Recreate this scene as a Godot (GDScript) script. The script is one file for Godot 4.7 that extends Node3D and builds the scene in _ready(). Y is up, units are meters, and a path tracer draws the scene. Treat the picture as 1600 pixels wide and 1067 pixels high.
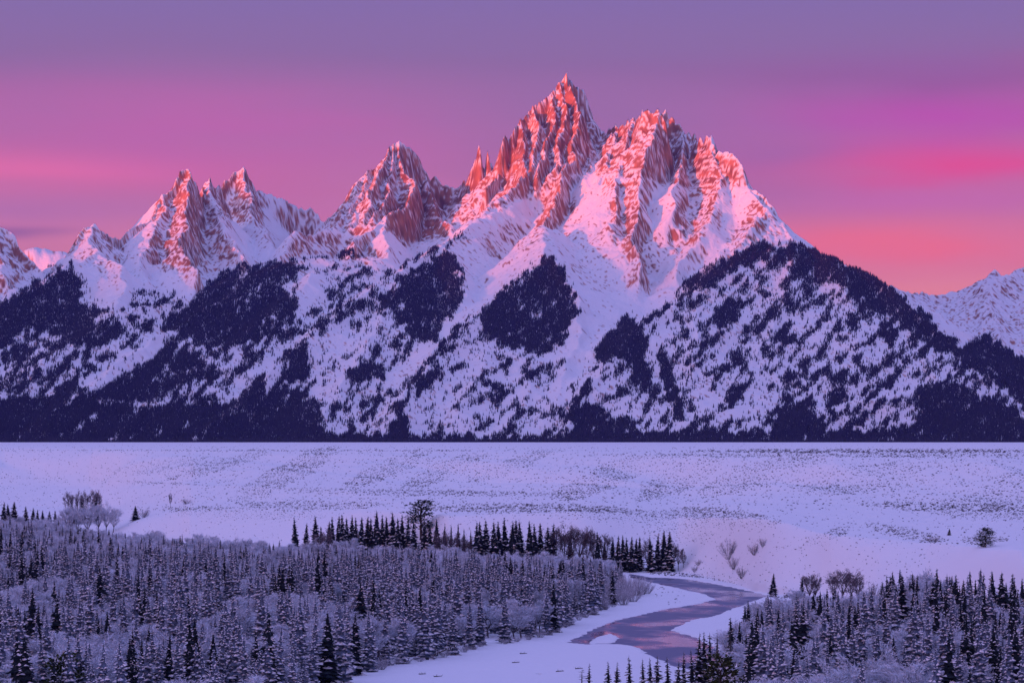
extends Node3D
# A snowy range at first light, seen from a bluff over a river bend. Units are metres, the river is y = 0, the camera looks along -z.

const FOCAL := 5200.0      # focal length in pixels of the 1600 px wide photograph
const MID_X := 800.0       # photograph column straight ahead
const HORIZON := 687.0     # photograph row of the horizon
const EYE := 75.0          # height of the viewer above the river
const SUN_TURN := 46.0     # the sun stands behind the viewer, this far round to the left
const SUN_HIGH := 0.5
const SNOW := Color(0.80, 0.79, 0.81)

# ------------------------------------------------------------------ helpers
func at(px: float, py: float, d: float) -> Vector3:
	return Vector3((px - MID_X) / FOCAL * d, EYE + (HORIZON - py) / FOCAL * d, -d)

func noise(freq: float, seed_value: int, octaves := 4, ridged := false) -> FastNoiseLite:
	var n := FastNoiseLite.new()
	n.noise_type = FastNoiseLite.TYPE_SIMPLEX_SMOOTH
	n.seed = seed_value
	n.frequency = freq
	n.fractal_octaves = octaves
	n.fractal_type = FastNoiseLite.FRACTAL_RIDGED if ridged else (FastNoiseLite.FRACTAL_FBM if octaves > 1 else FastNoiseLite.FRACTAL_NONE)
	return n

func numbered(base: String) -> String:
	var k: int = counts.get(base, 0)
	counts[base] = k + 1
	return base if k == 0 else "%s_%03d" % [base, k]

func tag(o: Node, label: String, category := "", group := "", kind := "") -> void:
	if label: o.set_meta("label", label)
	if category: o.set_meta("category", category)
	if group: o.set_meta("group", group)
	if kind: o.set_meta("kind", kind)

func matte(colored: bool, rough := 0.9, color := Color.WHITE, spec := 0.2) -> StandardMaterial3D:
	var m := StandardMaterial3D.new()
	m.vertex_color_use_as_albedo = colored
	m.albedo_color = color
	m.roughness = rough
	m.metallic_specular = spec
	return m

var counts := {}
var rng := RandomNumberGenerator.new()

# ------------------------------------------------------------------ sky
func sky_srgb(r: float, g: float, b: float) -> Vector3:
	var c := Color(r / 255.0, g / 255.0, b / 255.0).srgb_to_linear()
	return Vector3(c.r, c.g, c.b)

var sky_stops := []
var sky_streaks := []
var wisp: FastNoiseLite
var wisp_fine: FastNoiseLite
var to_sun := Vector3.ZERO

func sky_color(az: float, el: float) -> Vector3:
	# az: radians from straight ahead, to the right; el: degrees above the horizon
	var c: Vector3 = sky_stops[0][1]
	for i in range(1, sky_stops.size()):
		if el < sky_stops[i][0]:
			var t: float = (el - sky_stops[i - 1][0]) / (sky_stops[i][0] - sky_stops[i - 1][0])
			c = (sky_stops[i - 1][1] as Vector3).lerp(sky_stops[i][1], clampf(t, 0.0, 1.0))
			break
		c = sky_stops[i][1]
	var azd := rad_to_deg(az)
	if el < 16.0:
		# streaks of thin cloud: wisps that run level
		var w := wisp.get_noise_2d(azd * 0.42, el * 2.6)
		var w2 := wisp_fine.get_noise_2d(azd * 0.6, el * 4.0)
		var fade := smoothstep(16.0, 8.0, el)
		c = c.lerp(Vector3(0.62, 0.13, 0.30), clampf(w * 0.55 + w2 * 0.14, 0.0, 0.4) * fade)
		c = c.lerp(Vector3(0.22, 0.14, 0.32), clampf(-w * 0.55 + w2 * 0.10, 0.0, 0.4) * fade)
		for s in sky_streaks:
			var dx: float = (azd - s[0]) / s[2]
			var dy: float = (el - s[1] + w2 * 0.10) / s[3]
			var k: float = exp(-dx * dx - dy * dy) * s[5]
			if k > 0.004:
				c = c.lerp(s[4], clampf(k * (1.0 + w2 * 0.5), 0.0, 1.0))
	# the glow of the sunrise round the sun
	var e := deg_to_rad(el)
	var dir := Vector3(sin(az) * cos(e), sin(e), -cos(az) * cos(e))
	var ang := rad_to_deg(acos(clampf(dir.dot(to_sun), -1.0, 1.0)))
	var round_sun := rad_to_deg(absf(angle_difference(az, atan2(to_sun.x, -to_sun.z))))
	c += Vector3(1.0, 0.46, 0.50) * 4.6 * exp(-pow(round_sun / 48.0, 2.0) - pow(el / 10.0, 2.0)) + Vector3(0.6, 0.34, 0.46) * 0.35 * exp(-pow(ang / 55.0, 2.0))
	return c

func make_sky() -> Sky:
	wisp = noise(0.11, 5, 3)
	wisp_fine = noise(0.35, 9, 4)
	# [elevation in degrees, colour]
	sky_stops = [
		[0.0, sky_srgb(240, 138, 138)], [2.4, sky_srgb(244, 142, 146)], [3.0, sky_srgb(228, 132, 156)], [3.9, sky_srgb(204, 122, 166)], [4.8, sky_srgb(192, 114, 164)],
		[5.6, sky_srgb(172, 112, 164)], [6.6, sky_srgb(146, 110, 160)], [7.6, sky_srgb(128, 106, 162)], [10.0, sky_srgb(126, 110, 184)], [20.0, sky_srgb(164, 154, 218)],
		[45.0, sky_srgb(156, 164, 246)], [90.0, sky_srgb(148, 162, 252)]]
	# [azimuth, elevation, half width, half height (degrees), colour, strength]
	var deg := func(px: float) -> float: return rad_to_deg(atan((px - MID_X) / FOCAL))
	var up := func(py: float) -> float: return rad_to_deg(atan((HORIZON - py) / FOCAL))
	sky_streaks = [
		[deg.call(60), up.call(268), 2.8, 0.30, sky_srgb(238, 116, 164), 0.85],
		[deg.call(330), up.call(205), 3.6, 0.75, sky_srgb(196, 104, 172), 0.6],
		[deg.call(90), up.call(165), 3.6, 0.5, sky_srgb(196, 104, 166), 0.5],
		[deg.call(20), up.call(330), 3.4, 0.25, sky_srgb(186, 118, 170), 0.55],
		[deg.call(1460), up.call(190), 3.4, 0.6, sky_srgb(196, 84, 174), 0.85],
		[deg.call(1500), up.call(262), 3.6, 0.36, sky_srgb(236, 84, 142), 0.85],
		[deg.call(1440), up.call(318), 2.4, 0.26, sky_srgb(206, 108, 176), 0.6],
		[deg.call(1400), up.call(378), 3.4, 0.42, sky_srgb(248, 116, 136), 0.9],
		[deg.call(1440), up.call(120), 3.6, 0.45, sky_srgb(146, 90, 150), 0.6],
		[deg.call(950), up.call(190), 2.4, 0.8, sky_srgb(156, 112, 164), 0.75],
		[deg.call(1220), up.call(240), 1.3, 0.6, sky_srgb(158, 110, 168), 0.45],
		[deg.call(55), up.call(366), 0.75, 0.055, sky_srgb(140, 96, 150), 0.8],
		[deg.call(10), up.call(362), 0.5, 0.04, sky_srgb(136, 92, 148), 0.6],
	]
	var w := 512
	var h := 256
	var im := Image.create(w, h, false, Image.FORMAT_RGBF)
	im.fill(Color(0.5, 0.3, 0.42))
	for y in h / 2:
		var el := 90.0 - (y + 0.5) / h * 180.0
		for x in w:
			var c := sky_color(wrapf((x + 0.5) / w, -0.5, 0.5) * TAU, maxf(el, 0.0))
			im.set_pixel(x, y, Color(c.x, c.y, c.z))
	w = 4096
	h = 2048
	im.resize(w, h, Image.INTERPOLATE_BILINEAR)
	var span := 30.0
	var x0 := -int(span / 360.0 * w)
	var x1 := int(span / 360.0 * w)
	for y in range(int(h * 0.5 - 15.0 / 180.0 * h), h / 2 + 2):
		var el := 90.0 - (y + 0.5) / h * 180.0
		for x in range(x0, x1):
			var c := sky_color((x + 0.5) / w * TAU, maxf(el, 0.0))
			im.set_pixel(posmod(x, w), y, Color(c.x, c.y, c.z))
	var pano := PanoramaSkyMaterial.new()
	pano.panorama = ImageTexture.create_from_image(im)
	var sky := Sky.new()
	sky.sky_material = pano
	return sky

# ------------------------------------------------------------------ masks laid over the slopes (where forest and rock are)
const CELL := 5.0
const MASK_X0 := -50.0
const MASK_Y0 := 100.0
const MASK_W := 342
const MASK_H := 120
var forest_mask := PackedFloat32Array()
var rock_mask := PackedFloat32Array()

func stamp(mask: PackedFloat32Array, poly: PackedVector2Array, weight: float, soft: float) -> PackedFloat32Array:
	var lo := poly[0]
	var hi := poly[0]
	for p in poly:
		lo = lo.min(p)
		hi = hi.max(p)
	lo -= Vector2.ONE * soft
	hi += Vector2.ONE * soft
	for j in range(maxi(0, int((lo.y - MASK_Y0) / CELL)), mini(MASK_H, int((hi.y - MASK_Y0) / CELL) + 2)):
		for i in range(maxi(0, int((lo.x - MASK_X0) / CELL)), mini(MASK_W, int((hi.x - MASK_X0) / CELL) + 2)):
			var p := Vector2(MASK_X0 + i * CELL, MASK_Y0 + j * CELL)
			var sd := 1e9
			for k in poly.size():
				sd = minf(sd, p.distance_squared_to(Geometry2D.get_closest_point_to_segment(p, poly[k], poly[(k + 1) % poly.size()])))
			sd = sqrt(sd)
			if not Geometry2D.is_point_in_polygon(p, poly):
				sd = -sd
			var v := weight * smoothstep(-soft, soft, sd)
			var n := j * MASK_W + i
			if weight < 0.0:
				mask[n] = maxf(mask[n] + v, 0.0)
			else:
				mask[n] = maxf(mask[n], v)
	return mask

func strip(mask: PackedFloat32Array, line: Array, half: float, weight: float, soft: float) -> PackedFloat32Array:
	for k in line.size() - 1:
		var a := Vector2(line[k][0], line[k][1])
		var b := Vector2(line[k + 1][0], line[k + 1][1])
		var n := (b - a).orthogonal().normalized() * half
		mask = stamp(mask, PackedVector2Array([a + n, b + n, b - n, a - n]), weight, soft)
	return mask

func poly(flat: Array) -> PackedVector2Array:
	var out := PackedVector2Array()
	for k in range(0, flat.size(), 2):
		out.append(Vector2(flat[k], flat[k + 1]))
	return out

func mask_at(mask: PackedFloat32Array, px: float, py: float) -> float:
	var fx := clampf((px - MASK_X0) / CELL, 0.0, MASK_W - 1.01)
	var fy := clampf((py - MASK_Y0) / CELL, 0.0, MASK_H - 1.01)
	var i := int(fx)
	var j := int(fy)
	fx -= i
	fy -= j
	var n := j * MASK_W + i
	return lerpf(lerpf(mask[n], mask[n + 1], fx), lerpf(mask[n + MASK_W], mask[n + MASK_W + 1], fx), fy)

func make_masks() -> void:
	forest_mask.resize(MASK_W * MASK_H)
	rock_mask.resize(MASK_W * MASK_H)
	var f := forest_mask
	# scattered trees over the lower slopes
	f = stamp(f, poly([-60, 470, 130, 430, 300, 470, 420, 420, 560, 410, 640, 430, 720, 500, 860, 560, 960, 560, 1080, 460, 1200, 400, 1400, 460, 1660, 660, 1660, 720, -60, 720]), 0.40, 12)
	f = stamp(f, poly([1080, 440, 1240, 420, 1400, 470, 1560, 600, 1640, 700, 900, 700, 960, 570]), 0.46, 12)
	f = stamp(f, poly([-60, 480, 200, 500, 420, 470, 540, 480, 480, 560, 420, 640, 500, 700, -60, 700]), 0.60, 14)
	# clear snow
	f = stamp(f, poly([690, 560, 790, 545, 850, 600, 830, 640, 700, 660, 660, 620]), -0.12, 12)
	f = stamp(f, poly([720, 480, 760, 430, 740, 480, 690, 545, 610, 610, 570, 600, 650, 560]), -0.40, 6)
	f = stamp(f, poly([905, 470, 990, 480, 940, 540, 900, 590, 880, 640, 855, 620, 890, 560]), -0.40, 6)
	f = stamp(f, poly([1040, 480, 1060, 480, 1030, 540, 1050, 620, 1090, 660, 1060, 670, 1030, 610, 1015, 550]), -0.40, 5)
	f = stamp(f, poly([1090, 600, 1180, 570, 1210, 610, 1170, 655, 1090, 660]), -0.2, 10)
	f = stamp(f, poly([110, 605, 160, 560, 210, 545, 240, 520, 262, 520, 240, 560, 200, 590, 150, 605]), -0.38, 5)
	f = stamp(f, poly([325, 580, 345, 555, 375, 545, 370, 575, 345, 582]), -0.3, 5)
	f = stamp(f, poly([310, 640, 380, 585, 440, 530, 490, 515, 500, 535, 440, 580, 380, 625, 330, 640]), -0.34, 5)
	f = stamp(f, poly([480, 520, 540, 500, 560, 560, 540, 620, 490, 640, 480, 580]), -0.14, 8)
	f = stamp(f, poly([455, 460, 480, 430, 500, 440, 490, 480, 470, 505]), -0.4, 6)
	f = stamp(f, poly([120, 430, 190, 400, 200, 480, 160, 480]), -0.45, 6)
	# dense forest
	for p in [
		[857, 401, 877, 421, 898, 465, 898, 492, 877, 536, 854, 556, 803, 546, 760, 536, 753, 515, 749, 499, 793, 455],
		[692, 391, 709, 404, 720, 428, 719, 472, 699, 502, 688, 529, 675, 539, 641, 529, 624, 499, 584, 472, 621, 438],
		[0, 476, 40, 450, 111, 413, 128, 440, 131, 484, 162, 481, 182, 488, 145, 501, 128, 518, 84, 528, 34, 518, -60, 540, -60, 500],
		[371, 413, 472, 413, 479, 420, 422, 444, 456, 451, 466, 498, 415, 501, 405, 535, 321, 545, 294, 528, 256, 511, 263, 498, 297, 474, 324, 444],
		[169, 599, 243, 559, 304, 545, 324, 575, 287, 602, 256, 616, 169, 633, 111, 623],
		[-60, 628, 108, 617, 175, 634, 287, 638, 321, 636, 405, 616, 472, 609, 503, 636, 500, 673, 540, 682, 540, 720, -60, 720],
		[452, 548, 483, 535, 479, 599, 439, 599],
		[547, 578, 580, 570, 604, 575, 600, 598, 550, 600],
		[607, 650, 630, 640, 640, 660, 638, 690, 607, 690],
		[921, 573, 942, 532, 979, 488, 1012, 529, 1009, 583, 1019, 610, 989, 590, 975, 556],
		[1025, 550, 1040, 550, 1055, 600, 1072, 655, 1055, 660, 1038, 610],
		[888, 640, 920, 632, 955, 645, 950, 690, 888, 690],
		[962, 660, 985, 650, 994, 662, 990, 680, 962, 680],
		[1060, 447, 1120, 410, 1178, 384, 1235, 380, 1296, 400, 1354, 427, 1381, 442, 1465, 509, 1526, 560, 1600, 617, 1660, 660, 1600, 640, 1566, 605, 1495, 566, 1448, 540, 1397, 503, 1374, 492, 1340, 489, 1320, 450, 1256, 446, 1242, 428, 1188, 410, 1148, 427, 1080, 464],
		[1100, 505, 1130, 475, 1165, 470, 1150, 505, 1120, 520],
		[1208, 530, 1225, 510, 1245, 530, 1236, 543],
		[1370, 500, 1392, 498, 1402, 550, 1380, 545],
		[1430, 610, 1500, 600, 1580, 640, 1640, 690, 1640, 720, 1430, 720],
		[1210, 640, 1240, 620, 1290, 660, 1290, 690, 1200, 690],
		[880, 677, 1640, 672, 1640, 720, 880, 720],
		[540, 683, 880, 683, 880, 720, 540, 720],
		[1500, 545, 1540, 525, 1620, 575, 1640, 640, 1600, 612, 1540, 570]]:
		f = stamp(f, poly(p), 0.93, 6)
	for p in [
		[780, 556, 800, 560, 800, 610, 785, 612], [760, 600, 790, 600, 785, 630, 762, 632], [817, 576, 844, 576, 840, 598, 815, 600], [645, 600, 702, 550, 710, 562, 655, 622],
		[1249, 555, 1330, 516, 1340, 530, 1262, 560], [1160, 560, 1180, 580, 1150, 640, 1130, 640], [1290, 580, 1330, 570, 1330, 640, 1300, 640], [560, 620, 600, 610, 590, 660, 560, 660]]:
		f = stamp(f, poly(p), 0.74, 6)
	f = strip(f, [[729, 366], [690, 386], [640, 410], [580, 446], [540, 460], [480, 500]], 2.5, 0.95, 3)
	f = strip(f, [[560, 397], [520, 402], [480, 406], [430, 417]], 2.5, 0.95, 3)
	f = strip(f, [[280, 466], [250, 472], [215, 478], [185, 486]], 3.0, 0.95, 3)
	f = strip(f, [[1240, 384], [1150, 414], [1080, 462], [1000, 508], [950, 562], [905, 618], [890, 660]], 4.0, 0.9, 4)
	f = strip(f, [[855, 404], [800, 449], [745, 492], [690, 542], [650, 592], [615, 650]], 4.0, 0.85, 4)
	f = strip(f, [[540, 470], [490, 520], [430, 570], [380, 620]], 5.0, 0.85, 4)
	forest_mask = f
	var r := rock_mask
	r = stamp(r, poly([-60, 300, 60, 420, 0, 470, -60, 470]), 0.8, 8)
	r = stamp(r, poly([100, 400, 130, 350, 175, 362, 200, 395, 180, 450, 140, 420]), 0.55, 8)
	r = stamp(r, poly([220, 400, 240, 330, 270, 262, 310, 270, 340, 340, 370, 410, 330, 430, 250, 425]), 0.8, 8)
	r = stamp(r, poly([315, 275, 345, 275, 400, 260, 415, 330, 410, 360, 340, 340]), 0.7, 6)
	r = stamp(r, poly([505, 355, 560, 280, 605, 225, 650, 235, 720, 285, 780, 225, 790, 200, 890, 110, 930, 200, 1010, 165, 1060, 170, 1170, 290, 1100, 300, 1000, 280, 900, 270, 800, 320, 745, 345, 700, 360, 640, 330, 560, 370]), 0.75, 8)
	r = stamp(r, poly([835, 180, 893, 112, 930, 205, 915, 235, 880, 245, 860, 230]), 1.0, 5)
	r = stamp(r, poly([775, 260, 790, 195, 830, 200, 835, 260, 800, 290]), 0.95, 6)
	r = stamp(r, poly([610, 310, 690, 295, 700, 370, 640, 380, 600, 360]), 1.0, 5)
	r = stamp(r, poly([440, 410, 470, 360, 560, 375, 600, 400, 560, 420, 500, 400]), 0.75, 8)
	r = stamp(r, poly([845, 270, 880, 280, 900, 330, 870, 360, 845, 330]), 0.75, 6)
	r = stamp(r, poly([955, 290, 1000, 270, 1010, 400, 985, 420, 950, 370]), 0.75, 8)
	r = stamp(r, poly([1060, 320, 1110, 280, 1130, 300, 1100, 370, 1060, 400, 1040, 380]), 0.8, 8)
	r = stamp(r, poly([1140, 370, 1190, 310, 1230, 370, 1160, 390, 1110, 430]), 0.7, 8)
	r = stamp(r, poly([700, 380, 850, 330, 1000, 350, 1080, 400, 1000, 460, 900, 450, 830, 400, 740, 440]), 0.40, 14)
	r = stamp(r, poly([1390, 450, 1560, 415, 1640, 415, 1640, 560, 1540, 540, 1440, 480]), 0.65, 10)
	rock_mask = r

# ------------------------------------------------------------------ the range
var seg := PackedFloat32Array()    # per segment: ax ay az bx by bz | steep near crest, its width, slope below, right side factor | length before, line number
const SEG := 12
var block_lists := []
const BLOCK := 12
var m_u := PackedFloat32Array()
var m_d := PackedFloat32Array()
var m_h := []      # one row of heights per task
var m_n := []
var m_c := []
var rib_noise: FastNoiseLite
var crag_noise: FastNoiseLite
var fine_noise: FastNoiseLite
var warp_noise: FastNoiseLite
var facet_noise: FastNoiseLite
var patch_noise: FastNoiseLite
var speck_noise: FastNoiseLite

func ridge(points: Array, steep: float, width: float, slope: float, right := 1.0) -> void:
	var s := 0.0
	line_count += 1
	for k in points.size() - 1:
		var a := at(points[k][0], points[k][1], points[k][2])
		var b := at(points[k + 1][0], points[k + 1][1], points[k + 1][2])
		seg.append_array(PackedFloat32Array([a.x, a.y, a.z, b.x, b.y, b.z, steep, width, slope, right, s, line_count]))
		s += Vector2(b.x - a.x, b.z - a.z).length()
var line_count := 0

func lay_ridges() -> void:
	# each point: photograph column, row, and metres away
	# --- skyline
	ridge([[765, 290, 18900], [775, 262, 19100], [780, 232, 19150], [787, 205, 19200], [800, 193, 19250], [815, 185, 19300], [840, 165, 19380], [870, 140, 19450], [885, 122, 19500], [893, 117, 19500], [903, 128, 19520], [912, 140, 19540], [925, 178, 19560], [930, 204, 19560], [945, 201, 19400], [957, 194, 19300], [975, 186, 19100], [987, 178, 18900], [993, 186, 18700], [1000, 178, 18400], [1010, 172, 18100], [1025, 170, 18050], [1032, 182, 18000], [1038, 215, 17950]], 2.8, 165, 0.40, 1.8)
	ridge([[1025, 185, 18600], [1042, 170, 18700], [1055, 180, 18600], [1070, 195, 18500], [1085, 207, 18400], [1095, 218, 18200], [1103, 214, 17950], [1110, 212, 17900], [1118, 222, 17800], [1122, 238, 17750], [1140, 236, 17600], [1155, 246, 17500], [1163, 265, 17400], [1168, 290, 17350], [1190, 301, 17200], [1200, 316, 17100], [1215, 340, 17000], [1225, 356, 16900], [1240, 372, 16800], [1280, 394, 16700], [1300, 403, 16500], [1340, 425, 16300], [1375, 440, 16200], [1395, 452, 16100], [1430, 490, 15700], [1500, 545, 15300], [1560, 585, 15000], [1600, 618, 14800], [1680, 670, 14400]], 1.7, 110, 0.42, 1.2)
	ridge([[480, 372, 19300], [505, 352, 19400], [530, 325, 19500], [560, 285, 19700], [575, 265, 19800], [595, 245, 19900], [605, 228, 19950], [625, 222, 20000], [640, 232, 20000], [655, 245, 20050], [665, 268, 20100], [690, 285, 20100], [718, 287, 20000], [727, 275, 19900], [740, 258, 19850], [752, 250, 19850], [760, 262, 19850], [768, 254, 19850], [776, 258, 19800], [782, 262, 19700]], 2.3, 120, 0.42, 1.3)
	ridge([[340, 322, 20300], [352, 285, 20400], [365, 268, 20500], [378, 262, 20500], [390, 278, 20500], [396, 291, 20500], [420, 300, 20600], [450, 318, 20700], [480, 326, 20700], [503, 343, 20600], [530, 350, 20500]], 2.0, 110, 0.42)
	ridge([[172, 365, 18100], [190, 373, 18200], [200, 356, 18300], [225, 347, 18400], [240, 325, 18500], [262, 300, 18650], [272, 270, 18750], [290, 264, 18800], [305, 283, 18850], [316, 302, 18900], [322, 285, 19100], [330, 278, 19100], [345, 290, 19300], [352, 320, 19500]], 2.4, 120, 0.42, 1.4)
	ridge([[60, 430, 17400], [105, 400, 17700], [125, 360, 17900], [150, 352, 18000], [172, 365, 18100]], 1.9, 90, 0.45, 1.2)
	ridge([[-260, 240, 18500], [-160, 255, 18300], [-80, 295, 18000], [-20, 335, 17800], [0, 352, 17700], [15, 365, 17650], [35, 395, 17500], [60, 428, 17300]], 1.8, 110, 0.45, 1.3)
	ridge([[-60, 380, 22000], [30, 390, 22000], [60, 385, 22000], [100, 393, 22000], [150, 405, 22000]], 0.8, 100, 0.5)
	ridge([[1340, 470, 18800], [1380, 456, 18800], [1395, 448, 18800], [1420, 455, 18800], [1450, 456, 19200], [1470, 459, 19200], [1500, 455, 19200], [1530, 436, 19200], [1553, 421, 19200], [1570, 428, 19200], [1600, 418, 19360], [1680, 395, 19600], [1900, 380, 19600]], 0.8, 100, 0.34)
	ridge([[1553, 421, 19200], [1545, 470, 18160], [1560, 520, 17040], [1590, 570, 15840], [1620, 610, 14800]], 0.8, 80, 0.42)
	ridge([[1640, 410, 19440], [1640, 500, 17440], [1660, 590, 15200]], 0.7, 80, 0.42)
	ridge([[1395, 448, 18800], [1420, 490, 17840], [1450, 520, 17040]], 0.7, 60, 0.42)
	ridge([[750, 224, 19760], [754, 236, 19720]], 4.6, 95, 0.5)
	ridge([[768, 230, 19760], [769, 240, 19740]], 5.0, 80, 0.5)
	ridge([[742, 246, 19780], [741, 256, 19760]], 4.6, 70, 0.5)
	# --- the highest peak: east buttress, south buttress and the spur that runs down to the left
	ridge([[893, 117, 19500], [905, 165, 19180], [903, 205, 18950], [890, 245, 18700], [872, 290, 18250], [860, 330, 17900], [850, 362, 17600]], 2.2, 70, 0.42, 1.3)
	ridge([[870, 140, 19450], [858, 200, 19080], [850, 240, 18800], [842, 262, 18620]], 2.2, 60, 0.45, 1.6)
	ridge([[815, 185, 19300], [820, 230, 18950], [822, 268, 18650], [800, 292, 18450]], 2.2, 100, 0.46, 1.0)
	ridge([[840, 165, 19380], [838, 210, 19050], [834, 255, 18700]], 2.2, 80, 0.46, 1.0)
	ridge([[800, 292, 18450], [770, 312, 18280], [745, 337, 18050], [720, 365, 17700], [690, 386, 17400], [640, 411, 17000], [580, 450, 16500], [540, 472, 16200], [490, 522, 15700], [430, 573, 15200], [360, 640, 14600], [300, 686, 14150]], 0.75, 90, 0.46, 1.0)
	ridge([[881, 126, 19470], [882, 175, 19180], [876, 222, 18900], [868, 256, 18670]], 1.6, 110, 0.45, 1.1)
	ridge([[930, 204, 19560], [920, 260, 18700], [915, 310, 18150], [925, 360, 17500], [935, 410, 16900]], 0.7, 50, 0.42)
	# --- the jagged peak beside it
	ridge([[1025, 170, 18050], [1018, 210, 17830], [1012, 250, 17640], [1003, 290, 17400], [995, 330, 17150], [985, 370, 16900], [1000, 420, 16500]], 1.3, 70, 0.43, 1.9)
	ridge([[987, 178, 18900], [978, 215, 18350], [972, 255, 17950], [965, 300, 17500], [955, 345, 17150]], 0.9, 50, 0.43, 1.3)
	ridge([[957, 194, 19300], [950, 240, 18500], [940, 285, 17950]], 0.9, 50, 0.43, 1.3)
	ridge([[1070, 195, 18500], [1062, 235, 18000], [1055, 280, 17550], [1050, 330, 17150]], 0.9, 50, 0.43, 1.3)
	ridge([[1110, 212, 17900], [1122, 255, 17600], [1128, 290, 17350], [1108, 340, 17050], [1082, 390, 16750], [1060, 432, 16450]], 1.0, 60, 0.43, 1.5)
	ridge([[1168, 290, 17350], [1192, 325, 16980], [1165, 362, 16730], [1120, 412, 16420]], 0.9, 60, 0.43)
	# --- wooded spurs below
	ridge([[1240, 372, 16800], [1200, 392, 16550], [1150, 412, 16350], [1080, 460, 15950], [1000, 510, 15500], [950, 565, 15000], [905, 620, 14600], [880, 668, 14250]], 0.7, 80, 0.44, 0.9)
	ridge([[850, 350, 17250], [858, 402, 16560], [800, 447, 16150], [745, 490, 15750], [690, 540, 15350], [650, 590, 14950], [610, 652, 14400]], 0.7, 90, 0.46, 0.8)
	ridge([[858, 402, 16560], [885, 440, 16250], [903, 470, 16000], [905, 520, 15600], [890, 570, 15150], [872, 622, 14700]], 0.6, 80, 0.5, 1.5)
	ridge([[690, 384, 17420], [708, 400, 17180], [720, 430, 16850], [722, 470, 16400], [702, 520, 15850], [668, 560, 15420]], 0.6, 80, 0.5, 1.5)
	ridge([[620, 440, 16650], [600, 490, 16050], [570, 550, 15400], [530, 610, 14900], [500, 660, 14450]], 0.55, 60, 0.44)
	ridge([[760, 540, 15450], [750, 590, 15000], [720, 640, 14550]], 0.5, 60, 0.4)
	ridge([[830, 560, 15300], [830, 610, 14850], [800, 655, 14450]], 0.5, 60, 0.4)
	ridge([[1240, 385, 16700], [1232, 450, 16050], [1202, 520, 15450], [1160, 590, 14900], [1120, 652, 14400]], 0.55, 60, 0.42)
	ridge([[1300, 403, 16500], [1330, 470, 15850], [1340, 540, 15250], [1330, 610, 14700], [1300, 672, 14250]], 0.55, 60, 0.42)
	ridge([[1395, 452, 16100], [1430, 530, 15350], [1465, 600, 14750], [1490, 662, 14300]], 0.55, 60, 0.42)
	ridge([[1085, 470, 15850], [1090, 530, 15300], [1075, 590, 14850], [1050, 650, 14400]], 0.55, 50, 0.44)
	ridge([[1500, 545, 15300], [1545, 620, 14700], [1580, 670, 14300]], 0.5, 60, 0.42)
	# --- the middle peak
	ridge([[625, 222, 20000], [632, 262, 19650], [650, 284, 19450], [640, 305, 19200], [600, 340, 18700], [560, 372, 18200], [540, 396, 17800]], 1.0, 90, 0.44, 2.2)
	ridge([[615, 224, 19980], [612, 262, 19650], [600, 300, 19250], [585, 340, 18800]], 1.2, 80, 0.42, 1.2)
	ridge([[575, 265, 19800], [555, 310, 19350], [545, 345, 18900]], 1.2, 80, 0.42)
	ridge([[605, 228, 19950], [590, 270, 19500], [575, 305, 19150], [572, 330, 18900]], 1.0, 60, 0.44, 1.4)
	ridge([[665, 268, 20100], [668, 290, 19700], [690, 330, 19200], [705, 365, 18600]], 1.2, 60, 0.44, 1.3)
	ridge([[560, 285, 19700], [535, 330, 19200], [520, 352, 18900], [490, 365, 18650], [465, 362, 18450], [450, 385, 18200], [440, 405, 17900]], 0.9, 60, 0.46, 1.2)
	ridge([[600, 340, 18700], [605, 375, 18100], [610, 398, 17700]], 0.9, 50, 0.5, 1.8)
	ridge([[600, 400, 17650], [560, 396, 17600], [520, 401, 17500], [480, 406, 17400], [455, 412, 17300], [430, 418, 17100], [400, 429, 16900], [370, 448, 16600], [330, 475, 16200], [290, 501, 15900], [240, 531, 15500], [190, 566, 15100], [130, 611, 14600], [60, 662, 14150]], 0.65, 80, 0.46)
	ridge([[500, 420, 17100], [480, 442, 16750], [430, 482, 16200], [370, 531, 15600], [300, 581, 15100], [240, 631, 14600], [190, 671, 14250]], 0.6, 70, 0.46)
	ridge([[400, 429, 16900], [350, 440, 16700], [300, 462, 16400], [240, 473, 16200], [190, 487, 16000], [150, 512, 15700], [90, 550, 15200], [20, 596, 14750], [-60, 645, 14300]], 0.6, 70, 0.46)
	# --- the pointed peaks further along
	ridge([[290, 264, 18800], [292, 300, 18400], [294, 332, 18050], [286, 370, 17600], [298, 402, 17150], [304, 428, 16900]], 1.3, 70, 0.45, 2.0)
	ridge([[262, 300, 18650], [246, 342, 18200], [226, 382, 17700], [214, 405, 17450], [230, 440, 17000]], 1.0, 60, 0.46, 1.2)
	ridge([[330, 278, 19100], [336, 312, 18850], [346, 352, 18350], [375, 402, 17550], [388, 424, 17250]], 1.0, 60, 0.46, 1.4)
	ridge([[378, 262, 20500], [396, 312, 19950], [388, 335, 19600], [410, 352, 19250], [420, 385, 18600]], 1.0, 70, 0.46, 1.4)
	ridge([[150, 352, 18000], [140, 376, 17650], [152, 393, 17350], [110, 411, 17000], [80, 431, 16700], [40, 456, 16400], [0, 479, 16100], [-60, 522, 15600]], 0.8, 70, 0.46, 1.2)
	ridge([[152, 393, 17350], [186, 413, 16980], [200, 448, 16550], [182, 478, 16150]], 0.7, 60, 0.46, 1.3)
	ridge([[-20, 335, 17800], [-10, 390, 17150], [10, 430, 16700]], 0.9, 60, 0.46, 1.3)
	ridge([[-260, 240, 18500], [-200, 400, 16900], [-260, 560, 15200]], 0.8, 60, 0.46)

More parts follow.
